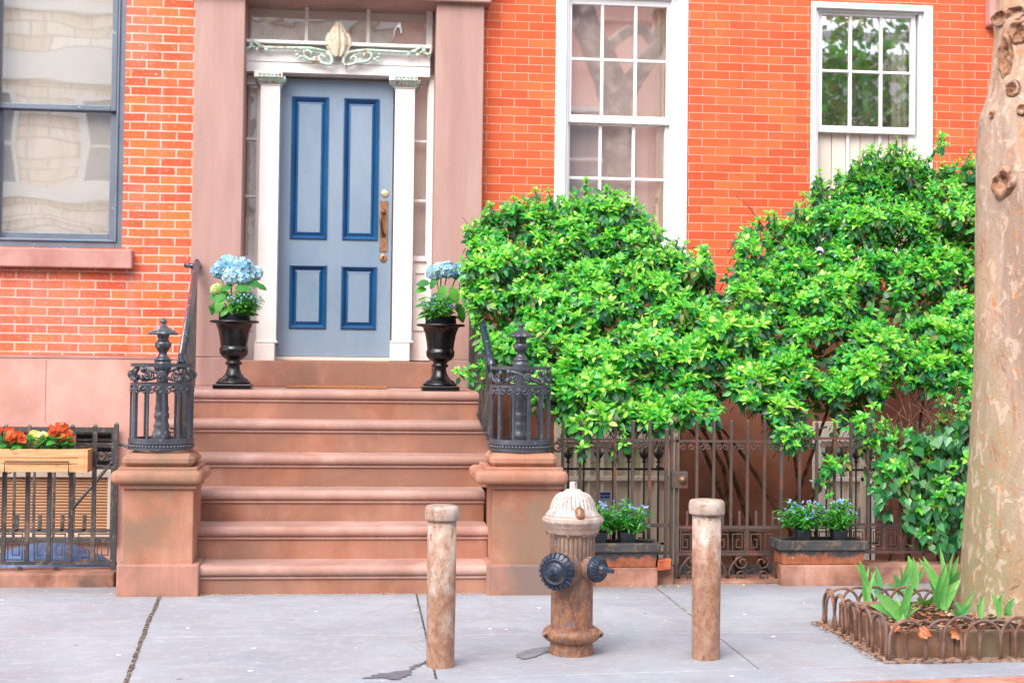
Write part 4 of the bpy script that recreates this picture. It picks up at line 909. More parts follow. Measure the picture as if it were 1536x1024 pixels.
# ================================================================= URNS
def urn(cxp,rimpy,rimr,basepy,label,s_):
    b=A(cxp,basepy,1.52); c=Vector((b.x,1.52+.13,ZL+.002))
    u=thing('urn',label,'urn',c)
    pxm=2150/((c-CAM).dot(fwd)); k=1/pxm
    H=A(cxp,rimpy,c.y).z-c.z
    hw=rimr*k
    mb=MB(); w=hw*.76
    mb.box(c.x-w,c.x+w,c.y-w,c.y+w,c.z,c.z+H*.07); mb.build('base',M['urn'],u,.006)
    pr=[(.70,.075),(.70,.10),(.62,.115),(.60,.135),(.44,.17),(.32,.23),(.26,.30),(.25,.345),(.33,.36),(.34,.39),(.28,.40),(.29,.43),(.44,.46),(.56,.51),(.59,.56),(.585,.60),(.545,.615),(.545,.64),(.58,.74),(.64,.86),(.74,.955),(.84,.97),(.99,.975),(1.0,1.0),(.96,1.01),(.72,1.0),(.62,.88),(.0005,.86)]
    mb=MB(); mb.lathe([(a*hw,c.z+b*H) for a,b in pr],(c.x,c.y,0),48); mb.build('bowl',M['urn'],u)
    mb=MB(); mb.lathe([(.0005,c.z+H*.93),(hw*.64,c.z+H*.93),(hw*.66,c.z+H*.94),(hw*.62,c.z+H*1.12),(hw*.66,c.z+H*1.13),(hw*.63,c.z+H*1.14),(hw*.58,c.z+H*1.1),(.0005,c.z+H*1.09)],(c.x,c.y,0),28)
    mb.build('nursery_pot',M['pot'],u)
    return c,H,hw,k
urL=urn(347.3,481.5,36.7,584.5,'glossy black urn on the left of the landing with large blue hydrangea',1)
urR=urn(661.2,487,36.5,588,'glossy black urn on the right of the landing partly behind bush leaves',1)

# ================================================================= HYDRANT AND BOLLARDS
hb=G(857,979); hx,hy=hb.x,hb.y+.0
hs=(Vector((hx,hy,.4))-CAM).dot(fwd)/2150
HY=thing('fire_hydrant','rusty brown fire hydrant with white dome and blue black caps on the sidewalk','fire hydrant',(hx,hy,0))
def hz(py): return A(857,py,hy).z
z0=0
mb=MB()
mb.lathe([(32.5,-2),(33,.0),(32.5,1)],(0,0,0),4) if False else None
def HP(l): return [(max(.0008,r*hs),hz(py)) for r,py in l]
fl_=lambda th,z,i:1.0
body=[(34,984),(33,980),(32,962),(32,956),(31.5,938),(31.5,930),(31.5,865),(31.5,840),(32,800),(32.5,796)]
mb.lathe(HP(body),(hx,hy,0),48); bd=mb.build('barrel',M['hydrant'],HY)
mb=MB(); mb.lathe(HP([(31,938.5),(35,939),(39,941),(42.5,944),(43.6,948.5),(42.5,953.5),(39,957.5),(35,959.5),(31,960)]),(hx,hy,0),48,None); mb.build('base_flange',M['hydrant'],HY)
for th in (-.35,math.pi+.35,math.pi/2,1.2,2.0):
    p=Vector((hx+42*hs*math.cos(th),hy+42*hs*math.sin(th),hz(948))); mb=MB(); mb.ball(p,.019,14,(1.1,1.1,.95)); lg_=mb.build('flange_lug',M['hydrant'],HY)
    d=Vector((math.cos(th)*.35,-1,0)).normalized() if math.sin(th)<0 else Vector((math.cos(th),math.sin(th),0)); mb=MB(); q_=Matrix((Vector((0,0,1)).cross(d),Vector((0,0,1)),d)).transposed(); mb.lathe([(.007,.0),(.007,.0205),(.0005,.0206)],p,12,q_); mb.build('bolt_hole',M['iron_dk'],lg_)
mb=MB(); mb.lathe(HP([(31.8,841),(32.3,838),(32.3,804),(32.0,800)]),(hx,hy,0),240,None,lambda th,z,i:1+(.05*abs(math.sin(15*th))**.5 if i in (1,2) else 0)); mb.build('fluted_collar',M['hydrant'],HY)
mb=MB()
dome=[(33,803),(33,799.5),(37.5,799),(38.5,797),(39.5,793),(40.5,791.5),(41,788),(45,782.5),(46.3,781),(46.5,777.5),(45.6,776),(42,773.5),(41.4,771.5),(40.6,770),(38,768.5),(37.4,766),(35.2,765),(32.8,757),(29.6,748.5),(25,742),(20,738.6),(16,737.8),(11.5,735),(11,733.5),(.5,733)]
mb.lathe(HP(dome),(hx,hy,0),240,None,lambda th,z,i:1+(.075*abs(math.cos(15*th))**.5*(1 if i<20 else .6)-.045 if 17<=i<=20 else 0)); bn=mb.build('bonnet',M['hydrant_w'],HY)
mb=MB(); mb.lathe(HP([(7.5,734),(6.2,733),(6,722.5),(.5,721.5)]),(hx,hy,0),5,None,None,False); mb.build('operating_nut',M['hydrant_w'],bn)
lg=Vector((.14,-1,0)).normalized(); mb=MB(); base=Vector((hx,hy,0)); 
mb.tube([base+lg*(36.0*hs)+Vector((0,0,hz(777))),base+lg*(36.5*hs)+Vector((0,0,hz(770))),base+lg*(34*hs)+Vector((0,0,hz(762))),base+lg*(29*hs)+Vector((0,0,hz(756)))],[7.5*hs,8*hs,7*hs,2*hs],12); mb.build('bonnet_lug',M['bronze'],bn)
for k in range(10):
    th=k*math.pi/5; mb=MB(); zc=hz(797); mb.lathe([(.0065,zc-.012),(.0065,zc+.004)],(hx+38.5*hs*math.cos(th),hy+38.5*hs*math.sin(th),0),6,None,None,False); mb.build('bolt',M['hydrant'],bn)
def nozzle(az,zc,r,L,name):
    d=Vector((math.sin(az),-math.cos(az),0)); q=Matrix((Vector((0,0,1)).cross(d),Vector((0,0,1)),d)).transposed()
    c=Vector((hx,hy,zc))
    mb=MB(); mb.lathe([(r*1.12,.055),(r*1.06,.085),(r*.98,L-.03),(r*1.0,L-.012),(r*1.02,L-.01)],c,36,q); nz=mb.build(name,M['hydrant'],HY)
    mb=MB(); mb.lathe([(r*.9,L-.012),(r*1.04,L-.008),(r*1.06,L+.008),(r*.97,L+.022),(r*.8,L+.026),(r*.78,L+.034),(r*.68,L+.036),(r*.62,L+.03),(r*.45,L+.034),(r*.36,L+.05),(r*.3,L+.056),(.0006,L+.057)],c,40,q)
    for k in range(22):
        th=2*math.pi*k/22; t_=Vector((math.cos(th),math.sin(th),0))
        u=Vector((-math.sin(th),math.cos(th),0)); o=[]
        for (a,b,e) in ((-1,r*.82,L+.005),(1,r*.82,L+.005),(1,r*1.09,L+.0),(-1,r*1.09,L+.0),(-1,r*.82,L+.036),(1,r*.82,L+.036),(1,r*1.07,L+.022),(-1,r*1.07,L+.022)):
            o.append(c+q@(t_*b+u*(a*r*.085)+Vector((0,0,e))))
        mb.add(o,[(0,3,2,1),(4,5,6,7),(0,1,5,4),(1,2,6,5),(2,3,7,6),(3,0,4,7)])
    cp=mb.build('hose_cap',M['hydrant_cap'],nz)
    mb=MB(); mb.lathe([(r*.36,L+.048),(r*.34,L+.052),(r*.30,L+.06),(r*.24,L+.064),(r*.21,L+.098),(r*.19,L+.102),(.0006,L+.103)],c,5,q,None,False); mb.build('cap_nut',M['hydrant_cap'],cp)
nozzle(-.56,hz(849.5),25.3*hs,.172,'steamer_nozzle'); nozzle(.74,hz(848),17.8*hs,.145,'hose_nozzle')
def bollard(cxp,basepy,toppy,capb,rb,rt_,rc,label):
    g=G(cxp,basepy); s=(g-CAM).dot(fwd)/2150; x,y=g.x,g.y+rb*s
    t=thing('bollard',label,'bollard',(x,y,0),'steel bollards guarding the hydrant')
    z=lambda py:A(cxp,py,y).z
    mb=MB(); zt=z(capb-2); mb.lathe([(rb*s*1.01,-.03),(rb*s,.0),(rb*s*.995,.02),(rt_*s,zt*.5),(rt_*s,zt)],(x,y,0),40,None,lambda th,zz,i:1+.006*math.sin(3*th+i)); mb.build('post',M['bollard'],t)
    mb=MB(); mb.lathe([(rt_*s,z(capb)-.004),(rc*s*.97,z(capb)),(rc*s,z(capb)+.008),(rc*s,z(toppy+9)),(rc*s*.985,z(toppy+6)),(rc*s*.95,z(toppy+2.5)),(rc*s*.86,z(toppy+.6)),(rc*s*.6,z(toppy)),(.0006,z(toppy-.5))],(x,y,0),40); mb.build('cap',M['bollard'],t,0)
    return x,y,rb*s
b1=bollard(661.5,1003,757,779,21.3,22,26.3,'rusty bollard in front of the stoop to the left of the hydrant')
b2=bollard(1063.5,991,748.5,770,21.3,21.8,27.5,'paler rusty bollard in front of the gate to the right of the hydrant')
# ================================================================= GROUND
JA=G(545,1021); JB=G(1536,990.5)
def jy(x): return JA.y+(JB.y-JA.y)*(x-JA.x)/(JB.x-JA.x)
XJ=[-13,-10,-8.5,-7,-5.55,-4.1,-2.75,.355,1.845,3.335,4.83,6.3,7.8,9.3,10.8,13]
mb=MB(); mb.quad((-40,-30,-.2),(40,-30,-.2),(40,9,-.2),(-40,9,-.2)); mb.build('ground',M['joint'],None,kind='structure')
mb=MB()
for a,b in zip(XJ,XJ[1:]):
    g=.005
    for (ya0,ya1,yb) in ((jy(a)+.006,jy(b)+.006,-1.27),(-1.262,-1.262,.30)):
        z=U(-.0012,.0012); vs=[(a+g,ya0,z),(b-g,ya1,z),(b-g,yb,z),(a+g,yb,z)]
        mb.add(vs+[(v[0],v[1],-.1) for v in vs],[(0,1,2,3),(0,4,5,1),(1,5,6,2),(2,6,7,3),(3,7,4,0)])
mb.build('sidewalk',M['walk'],None,.004,1,'structure')
mb=MB(); mb.quad((-13,-3.2,-.012),(13,-3.2,-.012),(13,.3,-.012),(-13,.3,-.012)); mb.quad((-13,.3,-.012),(13,.3,-.012),(13,.3,-.2),(-13,.3,-.2)); mb.build('sidewalk_bed',M['joint'],None,kind='structure')
CW=.27
mb=MB()
for a,b in ((-13,-9),(-9,-4.6),(-4.6,-.9),(-.9,4.1),(4.1,8.4),(8.4,13)):
    vs=[(a+.002,jy(a)-CW,.001),(b-.002,jy(b)-CW,.001),(b-.002,jy(b)-.003,.001),(a+.002,jy(a)-.003,.001)]
    mb.add(vs+[(v[0],v[1],-.18) for v in vs],[(0,1,2,3),(0,4,5,1),(1,5,6,2),(2,6,7,3),(3,7,4,0)])
mb.build('curb',M['curb'],None,.008,2,'structure')
mb=MB()
vs=[(-13,jy(-13)-CW-.12,-.01),(13,jy(13)-CW-.12,-.01),(13,jy(13)-CW-.002,-.006),(-13,jy(-13)-CW-.002,-.006)]
mb.add(vs+[(v[0],v[1],-.18) for v in vs],[(0,1,2,3),(0,4,5,1),(1,5,6,2),(2,6,7,3),(3,7,4,0)]); mb.build('curb_edge',M['redcurb'],None,.006,2,'structure')
mb=MB(); mb.quad((-40,-12.3,-.15),(40,-12.3,-.15),(40,-2.45,-.15),(-40,-2.45,-.15)); mb.build('road',M['asphalt'],None,kind='structure')
mb=MB(); mb.box(-40,40,-15.6,-12.3,-.19,.0); mb.build('far_sidewalk',M['walk'],None,kind='structure')
mb=MB(); mb.quad((-7,.56,-.6),(8,.56,-.6),(8,2.6,-.6),(-7,2.6,-.6)); mb.quad((-7,.56,-.6),(-7,.56,0),(-1.2,.56,0),(-1.2,.56,-.6)); mb.build('areaway',M['walk'],None,kind='structure')
# joint crack with grit, wet stain, painted shadow, pollen
def strip(pts,w,z,name,mat,label=None,jit=.3):
    mb=MB(); L=[];
    for i in range(len(pts)-1):
        for k in range(5): L.append(pts[i].lerp(pts[i+1],k/5))
    L.append(pts[-1]); vs=[]
    for i,p in enumerate(L):
        d=(L[min(i+1,len(L)-1)]-L[max(i-1,0)]).normalized(); s=Vector((-d.y,d.x,0)); ww=w*U(1-jit,1+jit)/2
        c=p+s*U(-.15,.15)*w; vs += [c+s*ww,c-s*ww]
    for v in vs: v.z=z
    mb.add(vs,[(2*i,2*i+1,2*i+3,2*i+2) for i in range(len(L)-1)]); return mb.build(name,mat,None,kind='structure')
strip([G(*p) for p in ((240,894),(231,915),(222,932),(216,950),(209,968),(203,985),(196,1003),(187,1030))],.02,.0045,'pavement_crack',M['joint'])
def blob(pts,z,name,mat):
    mb=MB(); V=[]
    n=len(pts)
    for i in range(n):
        a,b=G(*pts[i]),G(*pts[(i+1)%n])
        for k in range(7):
            p=a.lerp(b,k/7); p.x+=U(-.016,.016); p.y+=U(-.014,.014); p.z=z; V.append(p)
    mb.add(V,[tuple(range(len(V)))]); return mb.build(name,mat,None,kind='structure')
blob([(546,1018),(572,1010),(606,1007),(618,1000),(634,994),(644,990),(641,994),(627,1000),(618,1008),(614,1014),(598,1019),(572,1018)],.0045,'wet_and_shadow_patch',M['stain'])
blob([(775,985),(782,978),(800,973),(826,970),(828,978),(812,980),(802,986),(785,989)],.0045,'wet_and_shadow_patch',stone('hydrant_shadow_tint',C(150,152,160,.7),C(138,140,148,.7),C(164,164,170,.72),scale=20))  # soft shadow beside the hydrant, painted as a darker patch
# grit and seed litter along the wall foot (uncountable)
random.seed(11)
def litter(n,fn,cols,s,name,label,cat):
    mb=MB()
    for i in range(n):
        p=fn(); c=random.choice(cols); a=U(0,6.28); L=U(.4,1)*s; w=L*U(.3,.8)
        d=Vector((math.cos(a),math.sin(a),U(-.25,.35))); e=Vector((-math.sin(a),math.cos(a),U(-.3,.3)))
        mb.add([p-d*L/2-e*w*.2,p+e*w/2,p+d*L/2,p-e*w/2],[(0,1,2,3)],False,c)
    o=mb.build(name,M['vc'],None); return tag(o,label,cat,None,'stuff')
yel=[C(226,208,130,.8)[:3],C(206,196,140,.8)[:3],C(180,170,110,.8)[:3],C(150,120,90,.7)[:3]]
brn=[C(150,104,78,.75)[:3],C(112,76,58,.7)[:3],C(190,140,110,.8)[:3],C(86,60,48,.6)[:3],C(210,180,150,.8)[:3],C(200,110,70,.8)[:3]]
def f1_():
    r=R_()
    if r<.3: return Vector((U(-.95,.75),-.015-abs(random.gauss(0,.02)),.006))
    if r<.6: return Vector((U(1.2,2.0),.27-abs(random.gauss(0,.06)),.006))
    if r<.8: return Vector((U(2.0,3.4),.27-abs(random.gauss(0,.02)),.006))
    if r<.9: return G(U(620,634),U(905,975))*1.0+Vector((0,0,.006))
    return Vector((1.845+random.gauss(0,.01),U(-1.2,.25),.006))
litter(520,f1_,yel,.022,'pollen_litter','fine yellow seed litter gathered along the foot of the steps and curb','litter')
def f2_():
    t=R_(); p=G(240-53*t,894+136*t) if R_()<.6 else Vector((U(-3,-1.2),.28-abs(random.gauss(0,.04)),0)); return Vector((p.x+random.gauss(0,.007),p.y,.007))
litter(260,f2_,brn+yel,.013,'grit','fine brown grit caught in the dark pavement crack left of the stoop','grit')

# ================================================================= TREE PIT
PX0,PX1=2.50,4.42; PF=-2.02; PB=-1.06
mb=MB(); n=44; m_=22; vs=[]; fs=[]
def soilz(x,y): 
    r=math.hypot(x-3.45,y+1.52); return .115+.06*math.exp(-(r/.45)**2)+.018*mnoise.noise(Vector((x*6,y*6,0)))+.01*mnoise.noise(Vector((x*19,y*19,3)))
for j in range(m_+1):
    for i in range(n+1):
        x=PX0+.09+(PX1-PX0-.18)*i/n; y=PF+.09+(PB-PF-.18)*j/m_; vs.append((x,y,soilz(x,y)))
for j in range(m_):
    for i in range(n): a=j*(n+1)+i; fs.append((a,a+1,a+n+2,a+n+1))
mb.add(vs,fs,True); mb.build('pit_soil',M['soil'],None,kind='structure')
mb=MB(); mb.box(PX0-.03,PX1+.07,PF-.035,PB+.05,-.02,.008); mb.v=[(v[0]+(0 if v[2]<0 else U(-.01,.01)),v[1],v[2]) for v in mb.v]; mb.build('pit_gravel',stone('gritty_pit_edge',C(176,146,126,.75),C(130,104,90,.75),C(200,180,164,.75),scale=40,bump=.8),None,kind='structure')
PBD=thing('planting_border','low brown wooden planting border around the foot of the tree','planting border',(3.45,-1.52,0))
wd=stone('mossy_edging_wood',C(152,110,88,.76),C(112,80,66,.74),C(172,132,110,.78),C(138,126,98,.76),scale=7,stretch=(.4,1,1),bump=.4)
x=PX0+.06
while x<PX1-.06:
    L=min(U(.24,.3),PX1-.06-x); mb=MB(); mb.box(x+.001,x+L-.001,PF+.05+U(0,.006),PF+.10,-.01,.138+U(-.008,.008)); mb.build('edging_board',wd,PBD,.01); x+=L
y=PF+.102
while y<PB-.05:
    L=min(U(.26,.34),PB-.05-y); 
    for xx in (PX0+.06,PX1-.11):
        mb=MB(); mb.box(xx+U(0,.006),xx+.05,y+.001,y+L-.001,-.01,.138+U(-.01,.01)); mb.build('edging_board',wd,PBD,.01)
    y+=L
mb=MB(); mb.box(PX0+.112,PX1-.112,PB-.1,PB-.05,-.01,.13); mb.build('edging_board',wd,PBD,.01)
HE=thing('hoop_edging','rusty wire hoop edging with overlapping arches round the tree pit','garden edging',(3.45,-1.52,0))
hm=stone('rusty_wire_hoops',C(140,100,84,.85),C(104,72,62,.85),C(176,132,112,.85),C(126,110,104,.85),scale=12,bump=.4)
def hoop(a,b,h,dy):
    mb=MB(); a=Vector(a); b=Vector(b); r=(b-a).length/2; c=(a+b)/2; u=(b-a).normalized(); up_=Vector((U(-.03,.03),U(-.03,.03),1)); zs=h-r
    P=[a+Vector((0,0,-.02)),a+up_*(zs*.5)+dy*.5,a+up_*zs+dy]
    for i in range(1,12):
        th=math.pi*i/12; P.append(c+dy-u*r*math.cos(th)+up_*(zs+r*math.sin(th)))
    P+= [b+up_*zs+dy,b+up_*(zs*.5)+dy*.5,b+Vector((0,0,-.02))]
    mb.tube(P,.0078,8); mb.build('hoop',hm,HE)
x=PX0+.0; k=0
while x<PX1-.1:
    j=U(-.008,.008); hoop((x+j,PF+.012*(k%2),0),(x+.178+j,PF+.012*(k%2)+U(-.006,.006),0),.2+U(-.012,.01),Vector((0,U(-.012,.012),0))); x+=.0905; k+=1
for xx in (PX0,PX1):
    y=PF+.03; k=0
    while y<PB-.05:
        hoop((xx+.012*(k%2),y,0),(xx+.012*(k%2)+U(-.008,.008),y+.178,0),.195+U(-.014,.012),Vector((U(-.015,.012),0,0))); y+=.0905; k+=1
x=PX0+.02
while x<PX1-.1: hoop((x,PB+.02,0),(x+.178,PB+.02,0),.19+U(-.012,.01),Vector((0,0,0))); x+=.0905
def f3_():
    x=U(PX0+.1,PX1-.1); y=U(PF+.1,PB-.1); return Vector((x,y,soilz(x,y)+U(.004,.02)))
litter(2600,f3_,brn+[C(196,170,146,.8)[:3],C(172,140,116,.8)[:3]],.045,'leaf_litter','dry brown leaf litter lying on the soil around the tree','leaf litter')
def f4_():
    r=R_()
    if r<.5: return Vector((U(PX0-.05,PX1),PF+U(-.05,.05),.012))
    return Vector((PX0+U(-.07,.06),U(PF,PB),.012))
litter(700,f4_,brn,.026,'leaf_litter','small brown debris around the wire hoops on the sidewalk','leaf litter')
for (px,py,z,s_,rot) in ((1381,946,.15,.055,.5),(1437,948,.13,.05,2.2),(1340,938,.16,.04,1.2),(1528,916,.16,.05,.3)):
    p=G(px,py,z); mb=MB(); d=Vector((math.cos(rot),-.3,-.3)); nn=Vector((0,-.75,.6))
    for k in range(5):
        a=(k-2)*.62; dd=(Matrix.Rotation(a,3,nn)@d); mb.leaf(p,dd,nn,s_*(1-.16*abs(k-2)),s_*.62,random.choice([C(206,120,80,.8)[:3],C(190,110,76,.8)[:3],C(214,150,110,.8)[:3]]),.1,.1)
    tag(mb.build('dry_leaf',M['vc'],None),{1381:'large orange dry leaf hanging on the front border board near its left end',1437:'second brown dry leaf on the border board beneath the tulips',1340:'dry leaf at the front left corner of the planting border',1528:'curled dry leaf against the right side of the tree base'}[px],'dry leaf')
# ---- plane tree
TC=Vector((3.45,-1.52,0)); TY=TC.y
TRE=thing('plane_tree','large mottled plane tree trunk with peeling bark at the right edge','tree',(TC.x,TC.y,0))
edge=[(912,1441),(905,1443.5),(880,1447),(830,1450),(780,1453),(680,1460),(560,1466),(400,1468.5),(230,1470),(174,1474),(150,1483),(110,1490),(60,1494.5),(0,1499)]
prof=[]
for py,px in edge:
    p=A(px,py,TY); prof.append((p.z,(TC.x-p.x)*.985))
prof.sort(); prof=[(-.05,prof[0][1]+.05)]+[(.03,prof[0][1]+.035)]+prof+[(prof[-1][0]+.8,prof[-1][1]*.97),(5.2,prof[-1][1]*.9)]
def prad(z):
    for (a,ra),(b,rb) in zip(prof,prof[1:]):
        if a<=z<=b: return ra+(rb-ra)*(z-a)/(b-a)
    return prof[-1][1]
KN=[]
for (px,py,sx,sz,name_) in ((1512,85,.05,.15,0),(1530,50,.06,.08,0),(1505,28,.09,.05,0),(1521,135,.045,.055,0),(1526,20,.08,.05,0),(1507,275,.075,.10,1),(1489,172,.018,.026,0),(1533,165,.03,.04,0)):
    # intersection of the ray with the trunk
    d=ray(px,py); o=CAM; best=None
    for it in range(3000):
        t=5.5+it*.0012; p=o+d*t
        if math.hypot(p.x-TC.x,p.y-TC.y)<prad(p.z): best=p; break
    if best: KN.append((best,sx,sz))
mb=MB(); nz_=150; nt=96; zmax=5.2; vs=[]; fs=[]
for i in range(nz_+1):
    z=-.05+(zmax+.05)*(i/nz_)**1.15
    for j in range(nt):
        th=2*math.pi*j/nt; d=Vector((math.cos(th),math.sin(th),0)); r=prad(z)
        fl=math.exp(-max(z-.1,0)/.22)
        r*=1+.05*fl*math.sin(5*th+1)+.02*mnoise.noise(Vector((d.x*1.6,d.y*1.6,z*.9)))+.012*mnoise.noise(Vector((d.x*5,d.y*5,z*2.2)))
        p=Vector((TC.x+d.x*r,TC.y+d.y*r,z))
        for (kp,sx,sz) in KN:
            dd=(p-kp); q=math.hypot(math.hypot(dd.x,dd.y)/sx,dd.z/sz)
            if q<2.2: p+=d*(.012*math.exp(-(q-.8)**2*3)-.022*math.exp(-q*q*5))*min(1,sx/.05)
        vs.append(p)
for i in range(nz_):
    for j in range(nt): fs.append((i*nt+j,i*nt+(j+1)%nt,(i+1)*nt+(j+1)%nt,(i+1)*nt+j))
mb.add(vs,fs,True); trunk=mb.build('trunk',M['bark'],TRE)
for i,(kp,sx,sz) in enumerate(KN):
    nrm=Vector((kp.x-TC.x,kp.y-TC.y,0)).normalized(); tg=Vector((0,0,1)).cross(nrm); mb=MB(); nr_,na=14,40; vs=[]; fs=[]
    for a_ in range(nr_+1):
        for k in range(na):
            an=2*math.pi*k/na; rr=a_/nr_; w=1+.3*mnoise.noise(Vector((math.cos(an)*1.7+i*3.1,math.sin(an)*1.7,i*.7)))
            u=sx*.95*rr*w*math.cos(an); v=sz*.95*rr*w*math.sin(an); q=kp+tg*u+Vector((0,0,v))
            d=Vector((q.x-TC.x,q.y-TC.y,0)).normalized(); base=math.hypot(kp.x-TC.x,kp.y-TC.y)*1.0
            rid=1-abs(mnoise.noise(Vector((u*26+i*5,v*20,i*1.3))))*2.4; rid2=1-abs(mnoise.noise(Vector((u*60+i*5,v*44,i*2.3))))*2
            hgt=.004+min(1,sx/.05)*((.026*math.exp(-((rr-.66)/.22)**2)+.014*rid*(1-rr*.6)+.006*rid2)-.008*math.exp(-(rr/.25)**2))-.026*max(0,(rr-.8)/.2)**2
            vs.append(Vector((TC.x,TC.y,q.z))+d*(base+hgt))
    for a_ in range(nr_):
        for k in range(na): fs.append((a_*na+k,a_*na+(k+1)%na,(a_+1)*na+(k+1)%na,(a_+1)*na+k))
    mb.add(vs,fs,True); mb.build('knot',M['knot'],trunk)
for (a,l,r) in ((.6,2.6,.17),(2.6,2.4,.16),(4.3,2.8,.18)):
    mb=MB(); P=[Vector((TC.x,TC.y,4.9))+Vector((math.cos(a)*l*t*.6,math.sin(a)*l*t*.6,l*t*(1-.15*t))) for t in (0,.25,.5,.75,1)]; mb.tube(P,[r,r*.85,r*.7,r*.5,r*.25],12); mb.build('limb',M['bark'],TRE)

# ================================================================= PLANTS
def blade(mb,b,t,w,col,bow=.12,side=1,n=7):
    b=Vector(b); t=Vector(t); ax=t-b; L=ax.length; u=ax.normalized(); vw=(b-CAM).normalized(); s=u.cross(Vector((U(-.5,.5),-1,U(-.1,.3)))).normalized(); nn=s.cross(u)
    vs=[]; fs=[]
    for i in range(n+1):
        q=i/n; ww=w*.5*(math.sin(math.pi*min(1,(q*.86+.14)))**.75 if q<1 else .02); ww=max(ww,.0008)
        c=b+ax*q+s*(side*bow*L*math.sin(math.pi*q))+nn*(bow*.5*L*q*q)
        cc=tuple(x*(.75+.35*q) for x in col)
        vs+=[c-s*ww+nn*ww*.45,c,c+s*ww+nn*ww*.45]
    for i in range(n):
        k=3*i; fs+=[(k,k+3,k+4,k+1),(k+1,k+4,k+5,k+2)]
    mb.add(vs,fs,True,col)
TUL=[((1300,898),[(1288,838,12),(1303,850,8)],'tulip shoot with two upright leaves at the left end of the tree pit'),
 ((1319,893),[(1312,846,9)],'single narrow tulip leaf second from the left in the tree pit'),
 ((1350,886),[(1363,840,12),(1338,860,12),(1349,846,6)],'tulip shoot with three leaves behind the broad drooping leaf'),
 ((1369,886),[(1362,832,15),(1377,842,10)],'tall broad pair of tulip leaves left of the big clump'),
 ((1356,926),[(1370,872,14),(1344,896,9),(1310,888,20),(1372,900,8),(1340,905,12)],'low tulip clump with a broad drooping leaf behind the front left hoops'),
 ((1388,906),[(1403,888,12),(1376,894,16),(1394,897,8)],'small low tulip leaves in the middle of the bed in front of the big clump'),
 ((1411,916),[(1383,833,17),(1397,850,13),(1409,820,11),(1440,868,16),(1424,852,10),(1404,880,12)],'largest tulip clump with tall leaves left of the trunk'),
 ((1428,886),[(1437,832,12),(1429,828,9),(1444,852,12),(1420,848,8)],'tulip leaves between the largest clump and the trunk'),
 ((1439,918),[(1461,885,10),(1431,900,9),(1448,902,7)],'short tulip shoot at the left foot of the trunk'),
 ((1470,917),[(1471,891,9),(1464,905,7)],'tiny tulip shoot in front of the trunk'),
 ((1497,915),[(1486,888,9),(1504,889,8)],'tulip shoot with a bent tip in front of the trunk'),
 ((1511,913),[(1522,896,9),(1514,900,6)],'smallest tulip shoot nearest the right edge')]
gcols=[C(124,204,110,.9)[:3],C(140,214,120,.9)[:3],C(104,188,112,.88)[:3],C(158,222,132,.9)[:3]]
for (bp,tips,lab) in TUL:
    b=G(bp[0],bp[1],.14)
    if bp[0]>1436: b=A(bp[0],bp[1]+3,-1.915)
    t=thing('tulip_plant',lab,'tulip',b,'tulip shoots in the tree pit')
    for (tx,ty,w) in tips+[(tx+U(-12,12),ty+U(2,24),w*.75) for (tx,ty,w) in tips[:4]]:
        e=A(tx,ty,b.y-(.02 if bp[0]>1436 else U(-.05,.05))); bb=b+Vector((U(-.012,.012),U(-.02,.02),-.02)); mb=MB()
        blade(mb,bb,e,w/285*.95,random.choice(gcols),U(.03,.12),1 if tx<bp[0] else -1); mb.build('leaf',M['leafsoft'],t)
def floret(mb,c,nrm,r,col,n=4,cup=.15):
    nrm=nrm.normalized(); u=nrm.orthogonal().normalized(); w=nrm.cross(u); a0=U(0,6.28)
    for k in range(n):
        a=a0+2*math.pi*k/n; d=u*math.cos(a)+w*math.sin(a); e=nrm.cross(d)
        cc=tuple(min(1,x*U(.86,1.1)) for x in col)
        mb.add([c,c+d*r*.6+e*r*.5+nrm*r*cup,c+d*r*1.05+nrm*r*cup*.6,c+d*r*.6-e*r*.5+nrm*r*cup],[(0,1,2,3)],False,cc)
def rndn():
    while True:
        v=Vector((U(-1,1),U(-1,1),U(-1,1)))
        if .1<v.length<1: return v.normalized()
GRN=[C(70,170,60,.8)[:3],C(96,190,70,.8)[:3],C(52,146,60,.8)[:3],C(124,204,88,.8)[:3],C(36,112,56,.8)[:3]]
BLU=[C(150,176,236,.9)[:3],C(120,150,224,.9)[:3],C(176,196,244,.9)[:3],C(140,150,220,.9)[:3]]
def forget(root,c,r,h,n,fl=1.0,down=0.2):
    leaves=MB(); st=MB(); fw=MB()
    for i in range(n):
        a=U(0,6.28); q=R_()**.6; top=c+Vector((math.cos(a)*r*q,math.sin(a)*r*q*.8,h*(U(.55,1.0)-down*q*q)))
        base=c+Vector((math.cos(a)*r*.25*q,math.sin(a)*r*.25*q,0)); st.cur=random.choice(GRN); st.tube([base,base.lerp(top,.5)+Vector((0,0,h*.08)),top],.0016,4)
        for k in range(13):
            p=base.lerp(top,U(.25,1.0)); d=Vector((math.cos(a)+U(-1.4,1.4),math.sin(a)+U(-1.4,1.4),U(-.3,.9)))
            leaves.leaf(p,d,Vector((0,-.3,1)),U(.026,.055),U(.009,.016),random.choice(GRN),.2,.4)
        if R_()<fl:
            for k in range(random.randint(2,4)):
                p=top+rndn()*.013; floret(fw,p,Vector((U(-.6,.6),-.8,U(.2,1))),U(.0055,.0085),random.choice(BLU),5,.05)
    st.build('stem',M['greenstem'],root); leaves.build('foliage',M['leafsoft'],root); 
    if fw.v: fw.build('blossom',M['petal'],root)
